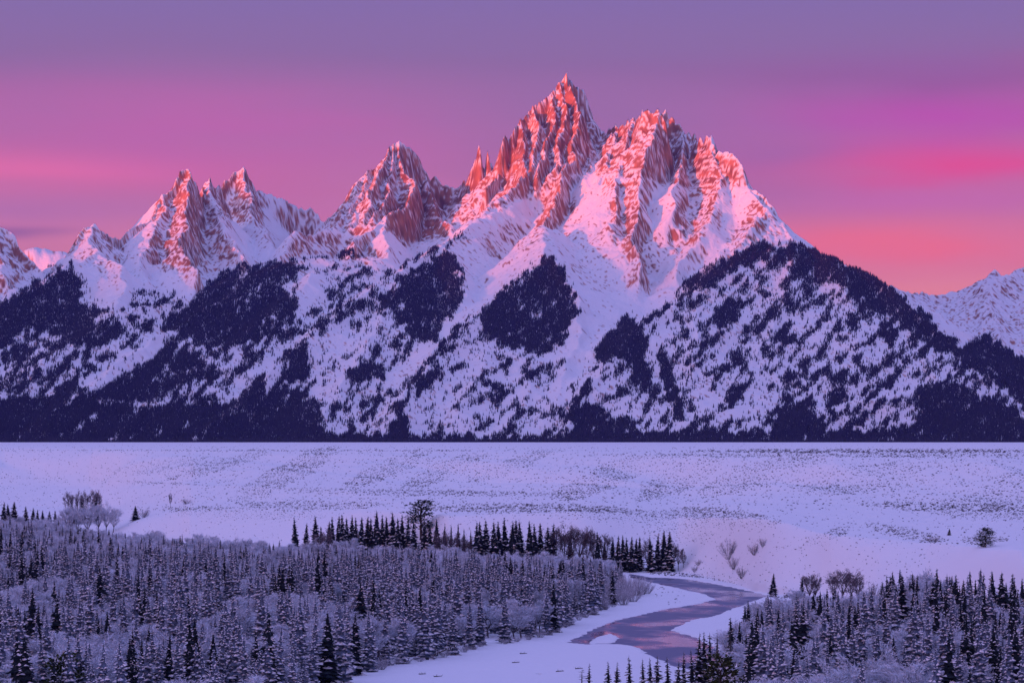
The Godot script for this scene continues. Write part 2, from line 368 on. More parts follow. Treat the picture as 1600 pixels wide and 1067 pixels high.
func list_blocks() -> void:
	# which segments can be the highest over each block of the grid
	var nc := m_u.size()
	var nr := m_d.size()
	var sg := seg
	var ns := seg.size() / SEG
	for br in ceili(nr / float(BLOCK)):
		for bc in ceili(nc / float(BLOCK)):
			var r0 := br * BLOCK
			var r1 := mini(r0 + BLOCK, nr) - 1
			var c0 := bc * BLOCK
			var c1 := mini(c0 + BLOCK, nc) - 1
			var d0 := m_d[r0]
			var d1 := m_d[r1]
			var mid := Vector2((0.5 * (m_u[c0] + m_u[c1]) - MID_X) / FOCAL * 0.5 * (d0 + d1), -0.5 * (d0 + d1))
			var rad := Vector2((m_u[c1] - m_u[c0]) / FOCAL * d1 * 0.5 + (d1 - d0) * 0.15, (d1 - d0) * 0.5).length() + 45.0
			var best := 40.0
			var tops := PackedFloat32Array()
			for k in ns:
				var o := k * SEG
				var a := Vector2(sg[o], sg[o + 2])
				var b := Vector2(sg[o + 3], sg[o + 5])
				var ab := b - a
				var t := clampf((mid - a).dot(ab) / maxf(ab.length_squared(), 1.0), 0.0, 1.0)
				var dist := mid.distance_to(a + ab * t)
				var y := lerpf(sg[o + 1], sg[o + 4], t)
				var slope := sg[o + 8] * (1.0 + 1.5 * smoothstep(700.0, 1500.0, y))
				var wall := smoothstep(1250.0, 1650.0, y)
				var near := lerpf(sg[o + 7], maxf(sg[o + 7], 85.0), wall)
				var steep := lerpf(sg[o + 6], maxf(sg[o + 6], 1.65), wall)
				var hi := maxf(dist - rad, 0.0) * 0.70
				var lo := (dist + rad) * 1.25
				var along := absf(sg[o + 4] - sg[o + 1]) / maxf(ab.length(), 1.0) * rad
				tops.append(y + along - minf(hi, near) * steep * minf(sg[o + 9], 1.0) - maxf(hi - near, 0.0) * slope)
				best = maxf(best, y - along - 15.0 - minf(lo, near) * steep * maxf(sg[o + 9], 1.0) - maxf(lo - near, 0.0) * slope)
			var keep := PackedInt32Array()
			for k in ns:
				if tops[k] > best - 45.0:
					keep.append(k)
			block_lists.append(keep)

func range_row(r: int) -> void:
	var nc := m_u.size()
	var d := m_d[r]
	var us := m_u
	var sg := seg
	var rocks := rock_mask
	var ribs := rib_noise
	var warps := warp_noise
	var crags := crag_noise
	var fines := fine_noise
	var facets := facet_noise
	var out := PackedFloat32Array()
	out.resize(nc)
	var row_at := (r / BLOCK) * ceili(nc / float(BLOCK))
	var floor_h := 63.0 + maxf(d - 14200.0, 0.0) * 0.02
	var near_fade := smoothstep(13750.0, 14300.0, d)
	var list := PackedInt32Array()
	for c in nc:
		if c % BLOCK == 0:
			list = block_lists[row_at + c / BLOCK]
		var x0 := (us[c] - MID_X) / FOCAL * d
		var x := x0 + warps.get_noise_2d(x0, d) * 42.0
		var z := -d + warps.get_noise_2d(x0 + 9000.0, d) * 42.0
		var h := floor_h
		var line_h := -1e9
		var line_id := -1.0
		for k in list:
			var o := k * SEG
			var ax := sg[o]
			var az := sg[o + 2]
			var bx := sg[o + 3] - ax
			var bz := sg[o + 5] - az
			var ll := bx * bx + bz * bz
			var t := clampf(((x - ax) * bx + (z - az) * bz) / maxf(ll, 1.0), 0.0, 1.0)
			var ex := x - ax - bx * t
			var ez := z - az - bz * t
			var dist := sqrt(ex * ex + ez * ez)
			var top := lerpf(sg[o + 1], sg[o + 4], t)
			# the higher the crest, the steeper its walls
			var wall := smoothstep(1250.0, 1650.0, top)
			var near := lerpf(sg[o + 7], maxf(sg[o + 7], 85.0), wall)
			var steep := lerpf(sg[o + 6], maxf(sg[o + 6], 1.65), wall)
			var slope := sg[o + 8] * (1.0 + 1.5 * smoothstep(700.0, 1500.0, top))
			if sg[o + 6] > 1.6:
				top += ribs.get_noise_2d((sg[o + 10] + t * sqrt(ll)) * 3.3, sg[o + 11] * 771.0) * 26.0 * smoothstep(1150.0, 1500.0, top)
			var low := dist * 0.68
			if top - minf(low, near) * steep * minf(sg[o + 9], 1.0) - maxf(low - near, 0.0) * slope < h - 45.0:
				continue
			# ribs and gullies that run down from the crest
			var rib := ribs.get_noise_2d(sg[o + 10] + t * sqrt(ll) + sg[o + 11] * 3170.0, dist * 0.25 + ex * 0.15)
			var side := lerpf(1.0, sg[o + 9], clampf(ex / maxf(dist, 1.0) * 1.5, 0.0, 1.0))
			var eff := dist * (1.0 + (0.38 - 0.20 * wall) * rib)
			var y := top - (minf(eff, near) * steep * side + maxf(eff - near, 0.0) * slope)
			if sg[o + 11] != line_id:
				if line_id >= 0.0:
					var q := maxf(34.0 - absf(h - line_h), 0.0) / 34.0
					h = maxf(h, line_h) + q * q * 8.5
				line_id = sg[o + 11]
				line_h = y
			else:
				line_h = maxf(line_h, y)
		if line_id >= 0.0:
			var q := maxf(34.0 - absf(h - line_h), 0.0) / 34.0
			h = maxf(h, line_h) + q * q * 8.5
		# crags
		var py := HORIZON - (h - EYE) * FOCAL / d
		var rock := mask_at(rocks, us[c], py)
		var high := smoothstep(100.0, 300.0, h)
		var crag := crags.get_noise_2d(x0, d * 0.8)
		var fine := fines.get_noise_2d(x0 * 1.3, d * 0.7) * (1.0 - rock) + facets.get_noise_2d(x0 * 1.2 + d * 0.3, d * 0.9) * 3.0 * rock
		h += (crag * (10.0 + 18.0 * rock) + fine * (3.0 + 15.0 * rock)) * high
		out[c] = lerpf(floor_h, h, near_fade)
	m_h[r] = out

func range_shade_row(r: int) -> void:
	# normals, and snow or rock
	var nc := m_u.size()
	var nr := m_d.size()
	var d := m_d[r]
	var up: PackedFloat32Array = m_h[mini(r + 1, nr - 1)]
	var down: PackedFloat32Array = m_h[maxi(r - 1, 0)]
	var here: PackedFloat32Array = m_h[r]
	var du := m_d[mini(r + 1, nr - 1)]
	var dd := m_d[maxi(r - 1, 0)]
	var normals := PackedVector3Array()
	var colors := PackedColorArray()
	normals.resize(nc)
	colors.resize(nc)
	for c in nc:
		var cl := maxi(c - 1, 0)
		var cr := mini(c + 1, nc - 1)
		var k := (m_u[c] - MID_X) / FOCAL
		var across := Vector3((m_u[cr] - m_u[cl]) / FOCAL * d, here[cr] - here[cl], 0.0)
		var away := Vector3(k * (du - dd), up[c] - down[c], -(du - dd))
		var n := across.cross(away).normalized()
		normals[c] = n
		var h := here[c]
		var py := HORIZON - (h - EYE) * FOCAL / d
		var x := k * d
		var rock := mask_at(rock_mask, m_u[c], py)
		var tree := mask_at(forest_mask, m_u[c], py)
		var pn := patch_noise.get_noise_2d(x, d * 0.7)
		var sn := speck_noise.get_noise_2d(x * 1.2 + h * 0.8, d * 0.55 + h * 0.3)
		var steep := 1.0 - n.y
		var want := 0.60 - 0.32 * rock - pn * 0.20 - sn * 0.40
		var bare := smoothstep(want - 0.02, want + 0.02, steep) * smoothstep(80.0, 160.0, h)
		# dark brush and boulders on the lower snow
		bare = maxf(bare, smoothstep(0.44, 0.58, sn + tree * 0.10 + rock * 0.36 + pn * 0.30) * 0.85 * smoothstep(90.0, 160.0, h))
		var tone := 0.55 + 0.85 * clampf(0.5 + 0.9 * fine_noise.get_noise_2d(x * 1.6 + d * 0.6, h * 0.7), 0.0, 1.0)
		var rc := Color(0.34, 0.155, 0.09) * tone
		# snow caught on ledges of the walls
		var ledge := speck_noise.get_noise_2d(x * 0.9 + d * 0.5, h * 1.5)
		bare *= 1.0 - smoothstep(0.18, 0.30, ledge + pn * 0.3 - maxf(rock - 0.75, 0.0) * 0.5) * 0.92
		colors[c] = SNOW.lerp(rc, bare)
	m_n[r] = normals
	m_c[r] = colors

func grid_mesh(us: PackedFloat32Array, ds: PackedFloat32Array, hs: Array, ns: Array, cs: Array, mat: Material) -> ArrayMesh:
	var nc := us.size()
	var nr := ds.size()
	var verts := PackedVector3Array()
	verts.resize(nc * nr)
	var normals := PackedVector3Array()
	var colors := PackedColorArray()
	var i := 0
	for r in nr:
		var row: PackedFloat32Array = hs[r]
		var d := ds[r]
		var k := d / FOCAL
		for c in nc:
			verts[i] = Vector3((us[c] - MID_X) * k, row[c], -d)
			i += 1
		normals.append_array(ns[r])
		colors.append_array(cs[r])
	var idx := PackedInt32Array()
	idx.resize((nc - 1) * (nr - 1) * 6)
	i = 0
	for r in nr - 1:
		var o := r * nc
		for c in nc - 1:
			idx[i] = o
			idx[i + 1] = o + nc
			idx[i + 2] = o + 1
			idx[i + 3] = o + 1
			idx[i + 4] = o + nc
			idx[i + 5] = o + nc + 1
			o += 1
			i += 6
	var arrays := []
	arrays.resize(Mesh.ARRAY_MAX)
	arrays[Mesh.ARRAY_VERTEX] = verts
	arrays[Mesh.ARRAY_NORMAL] = normals
	arrays[Mesh.ARRAY_COLOR] = colors
	arrays[Mesh.ARRAY_INDEX] = idx
	var mesh := ArrayMesh.new()
	mesh.add_surface_from_arrays(Mesh.PRIMITIVE_TRIANGLES, arrays)
	mesh.surface_set_material(0, mat)
	return mesh

func in_rows(work: Callable, count: int) -> void:
	var threads := []
	for k in 4:
		var t := Thread.new()
		t.start(some_rows.bind(work, k, count))
		threads.append(t)
	for t in threads:
		t.wait_to_finish()

func some_rows(work: Callable, first: int, count: int) -> void:
	for r in range(first, count, 4):
		work.call(r)

func structure(called: String, mesh: Mesh, label: String) -> MeshInstance3D:
	var o := MeshInstance3D.new()
	o.name = called
	o.mesh = mesh
	tag(o, label, "", "", "structure")
	add_child(o, true)
	return o

func make_range() -> void:
	rib_noise = noise(1.0 / 330.0, 11, 3)
	crag_noise = noise(1.0 / 300.0, 12, 4, true)
	fine_noise = noise(1.0 / 75.0, 13, 3)
	warp_noise = noise(1.0 / 420.0, 14, 3)
	facet_noise = noise(1.0 / 90.0, 18, 2)
	facet_noise.noise_type = FastNoiseLite.TYPE_CELLULAR
	facet_noise.cellular_return_type = FastNoiseLite.RETURN_DISTANCE2_SUB
	patch_noise = noise(1.0 / 260.0, 15, 3)
	speck_noise = noise(1.0 / 34.0, 16, 3)
	var u := -760.0
	while u <= 2360.0:
		m_u.append(u)
		u += 2.0 if u >= -32.0 and u < 1632.0 else 26.0
	var d := 13700.0
	while d < 26000.0:
		m_d.append(d)
		d += 14.0 if d < 16800.0 else 8.0 if d < 20250.0 else 14.0 if d < 20800.0 else 60.0
	lay_ridges()
	list_blocks()
	m_h.resize(m_d.size())
	m_n.resize(m_d.size())
	m_c.resize(m_d.size())
	stage("blocks")
	in_rows(range_row, m_d.size())
	stage("heights")
	in_rows(range_shade_row, m_d.size())
	stage("shades")
	var skin := matte(true)
	var relief := NoiseTexture2D.new()
	relief.width = 1024
	relief.height = 1024
	relief.seamless = true
	relief.as_normal_map = true
	relief.bump_strength = 12.0
	relief.noise = noise(0.012, 17, 5, true)
	skin.normal_enabled = true
	skin.normal_texture = relief
	skin.normal_scale = 0.8
	skin.uv1_triplanar = true
	skin.uv1_world_triplanar = true
	skin.uv1_scale = Vector3.ONE / 420.0
	structure("mountain_range", grid_mesh(m_u, m_d, m_h, m_n, m_c, skin), "snowy rock peaks and wooded spurs rising beyond the flat")

# ------------------------------------------------------------------ the valley
var v_u := PackedFloat32Array()
var v_d := PackedFloat32Array()
var v_h := []
var v_n := []
var v_c := []
var river := PackedVector2Array()   # x, distance
var river_lo := Vector2.ZERO
var river_hi := Vector2.ZERO
var islands := []
var lump_noise: FastNoiseLite
var bench_noise: FastNoiseLite
var gully_noise: FastNoiseLite
# photograph column | then (distance, height) of: foot of the bank, lip of the bank, middle of the bench, foot of the second slope, its lip
const PROFILE := [
	[-3000, 2361, 1, 2582, 4, 3180, 12, 3419, 28, 3600, 66],
	[0, 2361, 1, 2582, 4, 3180, 12, 3419, 28, 3600, 66],
	[140, 2400, 1, 2560, 5, 3000, 14, 3250, 29, 3450, 66],
	[215, 2390, 2, 2470, 15, 2680, 22, 2850, 33, 3280, 66],
	[300, 2300, 2, 2407, 25, 2494, 28, 2600, 40, 3120, 66],
	[540, 2103, 1, 2249, 27, 2363, 35, 2400, 39, 2925, 66],
	[700, 1895, 1, 1983, 30, 2162, 33, 2400, 39, 2753, 66],
	[900, 1868, 1, 1933, 33, 2044, 34.5, 2125, 37, 2600, 66],
	[1060, 1862, 1, 1960, 29, 2120, 33, 2162, 35.5, 2463, 66],
	[1200, 1622, 1, 1719, 34, 1902, 35.5, 2043, 36.5, 2340, 66],
	[1300, 1562, 1, 1616, 29, 1747, 32, 2028, 36, 2229, 66],
	[1450, 1440, 1, 1550, 27, 1720, 31, 2008, 36, 2229, 66],
	[1600, 1290, 1, 1396, 28, 1600, 31, 2008, 36, 2229, 66],
	[4600, 1200, 1, 1300, 28, 1560, 31, 2008, 36, 2229, 66]]

func on_flat(px: float, py: float) -> Vector2:
	var d := EYE * FOCAL / (py - HORIZON)
	return Vector2((px - MID_X) / FOCAL * d, d)

func river_depth(p: Vector2) -> float:
	# metres inside the water (positive) or away from it (negative)
	if p.x < river_lo.x - 40.0 or p.x > river_hi.x + 40.0 or p.y < river_lo.y - 40.0 or p.y > river_hi.y + 40.0:
		return -40.0
	var best := 1e9
	for k in river.size():
		best = minf(best, p.distance_squared_to(Geometry2D.get_closest_point_to_segment(p, river[k], river[(k + 1) % river.size()])))
	var s := sqrt(best)
	if not Geometry2D.is_point_in_polygon(p, river):
		return -s
	for isle in islands:
		var b := 1e9
		for k in isle.size():
			b = minf(b, p.distance_squared_to(Geometry2D.get_closest_point_to_segment(p, isle[k], isle[(k + 1) % isle.size()])))
		s = minf(s, -sqrt(b) if Geometry2D.is_point_in_polygon(p, isle) else sqrt(b))
	return s

func valley_height(u0: float, d0: float) -> float:
	var x := (u0 - MID_X) / FOCAL * d0
	var u := u0 + bench_noise.get_noise_2d(x, d0) * 9.0
	var d := d0 + bench_noise.get_noise_2d(x + 4000.0, d0) * 16.0
	var k := 0
	while k < PROFILE.size() - 2 and u >= PROFILE[k + 1][0]:
		k += 1
	var a: Array = PROFILE[k]
	var b: Array = PROFILE[k + 1]
	var t := clampf((u - float(a[0])) / (float(b[0]) - float(a[0])), 0.0, 1.0)
	var z0: Array = PROFILE[maxi(k - 1, 0)]
	var z3: Array = PROFILE[mini(k + 2, PROFILE.size() - 1)]
	var w0 := (-t + 2.0 * t * t - t * t * t) * 0.35
	var w3 := (-t * t + t * t * t) * 0.35
	var w1 := 1.0 - t * t * (3.0 - 2.0 * t) 
	w1 = lerpf(1.0 - t, w1, 0.5) - w0 * 0.5 - w3 * 0.5
	var w2 := 1.0 - w0 - w1 - w3
	var pd := 600.0
	var ph := 0.8
	var h := 64.0
	var done := false
	var foot2 := 0.0
	for i in 5:
		var j := 1 + i * 2
		var qd: float = z0[j] * w0 + a[j] * w1 + b[j] * w2 + z3[j] * w3
		var qh: float = z0[j + 1] * w0 + a[j + 1] * w1 + b[j + 1] * w2 + z3[j + 1] * w3
		if i == 3:
			foot2 = qd
		if d < qd:
			var s := clampf((d - pd) / (qd - pd), 0.0, 1.0)
			if i == 1 or i == 4:
				s = lerpf(s, s * s * (3.0 - 2.0 * s), 0.5)
			h = lerpf(ph, qh, s)
			if i == 4:   # gullies and spurs across the second slope
				var g := gully_noise.get_noise_2d(x * 1.0 + d * 0.55, d * 0.22 - x * 0.1)
				h += g * 13.0 * sin(s * PI)
			done = true
			break
		pd = qd
		ph = qh
	if not done:
		var s := clampf((d - pd) / (13800.0 - pd), 0.0, 1.0)
		h = lerpf(66.0, 64.3, s) + gully_noise.get_noise_2d(x * 0.3, d * 0.3) * 1.0 * smoothstep(0.0, 0.06, s) * (1.0 - s)
	h += lump_noise.get_noise_2d(x, d) * (0.35 + 0.5 * smoothstep(1.5, 10.0, h)) * (1.0 - smoothstep(4000.0, 7000.0, d))
	if h < 3.0 and d < 2000.0:
		var w := river_depth(Vector2(x, d0)) + lump_noise.get_noise_2d(x * 4.0, d0 * 4.0) * 2.0
		h = lerpf(h, 0.55, smoothstep(-25.0, -3.0, w))
		h = lerpf(h, -1.4, smoothstep(-2.2, 2.6, w))
	return h

func valley_row(r: int) -> void:
	var out := PackedFloat32Array()
	out.resize(v_u.size())
	for c in v_u.size():
		out[c] = valley_height(v_u[c], v_d[r])
	v_h[r] = out

func valley_shade_row(r: int) -> void:
	var nc := v_u.size()
	var nr := v_d.size()
	var d := v_d[r]
	var up: PackedFloat32Array = v_h[mini(r + 1, nr - 1)]
	var down: PackedFloat32Array = v_h[maxi(r - 1, 0)]
	var here: PackedFloat32Array = v_h[r]
	var du := v_d[mini(r + 1, nr - 1)]
	var dd := v_d[maxi(r - 1, 0)]
	var normals := PackedVector3Array()
	var colors := PackedColorArray()
	normals.resize(nc)
	colors.resize(nc)
	for c in nc:
		var cl := maxi(c - 1, 0)
		var cr := mini(c + 1, nc - 1)
		var k := (v_u[c] - MID_X) / FOCAL
		var across := Vector3((v_u[cr] - v_u[cl]) / FOCAL * d, here[cr] - here[cl], 0.0)
		var away := Vector3(k * (du - dd), up[c] - down[c], -(du - dd))
		normals[c] = across.cross(away).normalized()
		colors[c] = SNOW
	v_n[r] = normals
	v_c[r] = colors

func make_valley() -> void:
	lump_noise = noise(1.0 / 46.0, 21, 3)
	bench_noise = noise(1.0 / 210.0, 22, 3)
	gully_noise = noise(1.0 / 150.0, 23, 3)
	for p in [[985, 897], [1014, 902], [1043, 903], [1076, 905.5], [1112, 912], [1148, 919], [1181, 926.5], [1203, 931], [1177, 939], [1148, 950], [1116, 963], [1079, 970], [1054, 981], [1050, 986], [1079, 995], [1100, 1004], [1130, 1020], [1140, 1050], [1100, 1052], [1050, 1040], [1018, 1024], [1000, 1013], [978, 1008], [920, 1008], [887, 1005], [905, 996], [934, 981], [963, 970], [1003, 961], [1043, 952], [1087, 945], [1119, 937], [1105, 930], [1076, 923], [1043, 916], [1016, 910], [985, 903]]:
		river.append(on_flat(p[0], p[1]))
	river_lo = river[0]
	river_hi = river[0]
	for p in river:
		river_lo = river_lo.min(p)
		river_hi = river_hi.max(p)
	var isle := PackedVector2Array()
	for p in [[921, 1006], [928, 997], [949, 991], [963, 992], [967, 999], [960, 1005.5]]:
		isle.append(on_flat(p[0], p[1]))
	islands.append(isle)
	var u := -2800.0
	while u <= 4400.0:
		v_u.append(u)
		u += 3.0 if u >= -40.0 and u < 1640.0 else 90.0
	var d := 640.0
	while d < 13900.0:
		v_d.append(d)
		d += 12.0 if d < 960.0 else 3.2 if d < 2000.0 else 5.0 if d < 3700.0 else 60.0 if d < 6000.0 else 300.0
	v_h.resize(v_d.size())
	v_n.resize(v_d.size())
	v_c.resize(v_d.size())
	in_rows(valley_row, v_d.size())
	in_rows(valley_shade_row, v_d.size())
	var skin := matte(true)
	var crust := NoiseTexture2D.new()
	crust.width = 1024
	crust.height = 1024
	crust.seamless = true
	crust.as_normal_map = true
	crust.bump_strength = 8.0
	crust.noise = noise(0.015, 27, 5)
	skin.normal_enabled = true
	skin.normal_texture = crust
	skin.normal_scale = 0.35
	skin.uv1_triplanar = true
	skin.uv1_world_triplanar = true
	skin.uv1_scale = Vector3.ONE / 140.0
	structure("valley_ground", grid_mesh(v_u, v_d, v_h, v_n, v_c, skin), "snow-covered river flat and sagebrush benches")
	# the river itself
	var water := StandardMaterial3D.new()
	water.albedo_color = Color(0.20, 0.25, 0.42)
	water.roughness = 0.5
	water.metallic_specular = 0.6
	var calm := NoiseTexture2D.new()
	calm.width = 512
	calm.height = 512
	calm.seamless = true
	calm.noise = noise(0.010, 32, 3)
	var ramp := Gradient.new()
	ramp.set_color(0, Color(0.25, 0.25, 0.25))
	ramp.set_color(1, Color(1, 1, 1))
	ramp.set_offset(0, 0.35)
	ramp.set_offset(1, 0.65)
	calm.color_ramp = ramp
	water.roughness_texture = calm
	water.uv1_triplanar = true
	water.uv1_world_triplanar = true
	water.uv1_scale = Vector3(0.006, 0.006, 0.003)
	var sheet := PlaneMesh.new()
	sheet.size = Vector2(500, 1100)
	sheet.material = water
	var o := structure("river", sheet, "dark river winding between snowy banks")
	o.position = Vector3(60, 0.0, -1480)

func make_surroundings() -> void:
	# the bluff under the viewer, with an added hill behind to shade the woods
	var us := PackedFloat32Array()
	var st := SurfaceTool.new()
	st.begin(Mesh.PRIMITIVE_TRIANGLES)
	var prof := [[9000, 60.0], [4200, 380.0], [2700, 520.0], [1500, 300.0], [700, 110.0], [300, 78.0], [60, 73.2], [10, 73.2], [-14, 73.0], [-120, 20.0], [-170, 2.0], [-660, 0.6]]  # the tall rise behind is invented to keep dawn glow off the woods
	var n := 40
	for i in n + 1:
		var x := lerpf(-9000.0, 9000.0, i / float(n))
		for p in prof:
			st.set_color(SNOW)
			st.add_vertex(Vector3(x, p[1] + 0.0, p[0]))
	for i in n:
		for k in prof.size() - 1:
			var o := i * prof.size() + k
			for q in [o, o + 1, o + prof.size(), o + prof.size(), o + 1, o + prof.size() + 1]:
				st.add_index(q)
	st.generate_normals()
	st.set_material(matte(true))
	structure("bluff_and_added_hill", st.commit(), "snow-covered bluff under the viewer with an added hill behind to shade the woods")
	var sheet := PlaneMesh.new()
	sheet.size = Vector2(56000, 56000)
	sheet.material = matte(false, 0.9, SNOW.linear_to_srgb())
	var g := structure("ground", sheet, "snow-covered plain")
	g.position = Vector3(0, -6, 0)
	# the range behind the viewer, which still hides the rising sun from the valley
	st = SurfaceTool.new()
	st.begin(Mesh.PRIMITIVE_TRIANGLES)
	var crest := noise(1.0 / 2600.0, 41, 4)
	var toward := Vector3(to_sun.x, 0, to_sun.z).normalized()
	var along := Vector3(-toward.z, 0, toward.x)
	var m := 160
	for i in m + 1:
		var s := lerpf(-32000.0, 32000.0, i / float(m))
		var top := EASTERN_TOP + crest.get_noise_1d(s) * 170.0
		for q in [[13500.0, 0.0], [16500.0, 0.55], [18000.0, 1.0], [19500.0, 0.6], [23000.0, 0.0]]:
			var p: Vector3 = toward * (q[0] + crest.get_noise_2d(s * 1.7, q[0]) * 400.0) + along * s
			st.set_color(SNOW)
			st.add_vertex(Vector3(p.x, -5.0 + top * q[1], p.z))
	for i in m:
		for k in 4:
			var o := i * 5 + k
			for q in [o, o + 5, o + 1, o + 1, o + 5, o + 6]:
				st.add_index(q)
	st.generate_normals()
	st.set_material(matte(true))
	structure("eastern_hills", st.commit(), "snowy hills behind the viewer that hide the sun from the valley")
const EASTERN_TOP := 1340.0

# ------------------------------------------------------------------ plants
func tri(st: SurfaceTool, a: Vector3, b: Vector3, c: Vector3, col: Color) -> void:
	st.set_color(col)
	st.add_vertex(a)
	st.set_color(col)
	st.add_vertex(b)
	st.set_color(col)
	st.add_vertex(c)

func tube(st: SurfaceTool, a: Vector3, b: Vector3, ra: float, rb: float, col: Color, sides := 5) -> void:
	var dir := (b - a).normalized()
	var e1 := dir.cross(Vector3.UP if absf(dir.y) < 0.9 else Vector3.RIGHT).normalized()
	var e2 := dir.cross(e1)
	for k in sides:
		var t0 := TAU * k / sides
		var t1 := TAU * (k + 1) / sides
		var o0 := e1 * cos(t0) + e2 * sin(t0)
		var o1 := e1 * cos(t1) + e2 * sin(t1)
		tri(st, a + o0 * ra, b + o0 * rb, a + o1 * ra, col)
		if rb > 0.004:
			tri(st, a + o1 * ra, b + o0 * rb, b + o1 * rb, col)

func begin() -> SurfaceTool:
	var st := SurfaceTool.new()
	st.begin(Mesh.PRIMITIVE_TRIANGLES)
	return st

func finish(st: SurfaceTool, mat: Material) -> ArrayMesh:
	st.generate_normals()
	st.set_material(mat)
	return st.commit()

var plant_mat: StandardMaterial3D

# a spruce of unit height: returns [trunk, crown]
func spruce(seed_value: int, radius: float, needles: Color, snow: Color, snowy: float, whorls := 25, per := 6, low := 0.05) -> Array:
	var g := RandomNumberGenerator.new()
	g.seed = seed_value
	var st := begin()
	tube(st, Vector3.ZERO, Vector3(0, 0.5, 0), 0.013, 0.008, Color(0.05, 0.042, 0.04), 6)
	tube(st, Vector3(0, 0.5, 0), Vector3(0, 1.0, 0), 0.008, 0.001, Color(0.05, 0.042, 0.04), 6)
	var trunk := finish(st, plant_mat)
	st = begin()
	var lean := g.randf_range(0, TAU)
	var core := needles
	for k in 14:   # ragged inner mass of needles
		var y0 := lerpf(low, 0.9, k / 14.0)
		var r0 := radius * (0.62 if per > 5 else 0.34) * pow(1.0 - k / 14.0, 0.75)
		for j in 6:
			var t0 := TAU * j / 6.0 + k * 0.7
			var t1 := t0 + TAU / 6.0
			var q0 := r0 * g.randf_range(0.7, 1.25)
			var q1 := r0 * g.randf_range(0.7, 1.25)
			tri(st, Vector3(cos(t0) * q0, y0 + g.randf_range(-0.02, 0.01), sin(t0) * q0), Vector3(0, y0 + 0.13, 0), Vector3(cos(t1) * q1, y0 + g.randf_range(-0.02, 0.01), sin(t1) * q1), core)
	for k in whorls:
		var t := (k + g.randf_range(-0.3, 0.3)) / whorls
		var y := lerpf(low, 0.985, clampf(t, 0.0, 1.0))
		var reach := radius * pow(1.0 - clampf(t, 0.0, 0.99), 0.72) * (0.9 + 0.12 * sin(k * 1.9 + seed_value)) + 0.006
		var count := per if t < 0.8 else per - 2
		for j in count:
			var th := lean + TAU * (j + g.randf_range(-0.35, 0.35)) / count + k * 1.1
			y = lerpf(low, 0.985, clampf(t + g.randf_range(-0.5, 0.5) / whorls, 0.0, 1.0))
			var dir := Vector3(cos(th), 0, sin(th))
			var side := Vector3(-sin(th), 0, cos(th))
			var ln := reach * g.randf_range(0.5, 1.2)
			var p0 := Vector3(0, y, 0) + dir * ln * 0.08
			var p1 := Vector3(0, y - ln * 0.16, 0) + dir * ln * 0.6
			var p2 := Vector3(0, y - ln * g.randf_range(0.26, 0.5), 0) + dir * ln
			var w0 := ln * 0.10
			var w1 := ln * g.randf_range(0.34, 0.5)
			var hang := Vector3(0, -ln * g.randf_range(0.16, 0.26) - 0.006, 0)
			var tone := g.randf_range(0.7, 1.3)
			var col := Color(needles.r * tone, needles.g * tone, needles.b * tone)
			for sgn in [-1.0, 1.0]:
				var b0: Vector3 = p0 + side * w0 * sgn + hang * 0.4
				var b1: Vector3 = p1 + side * w1 * sgn + hang
				tri(st, p0, p1, b0, col)
				tri(st, b0, p1, b1, col)
				tri(st, p1, p2, b1, col)
			if g.randf() < snowy:
				var up := Vector3(0, 0.0035, 0)
				var c0 := p0.lerp(p1, g.randf_range(0.2, 0.6)) + up
				var c1 := p1 + up * 1.5
				var c2 := p1.lerp(p2, g.randf_range(0.6, 1.0)) + up
				for sgn in [-1.0, 1.0]:
					var b1: Vector3 = p1 + (side * w1 * sgn + hang) * g.randf_range(0.55, 0.95) + up
					tri(st, c0, c1, b1, snow)
					tri(st, c1, c2, b1, snow)
	return [trunk, finish(st, plant_mat)]

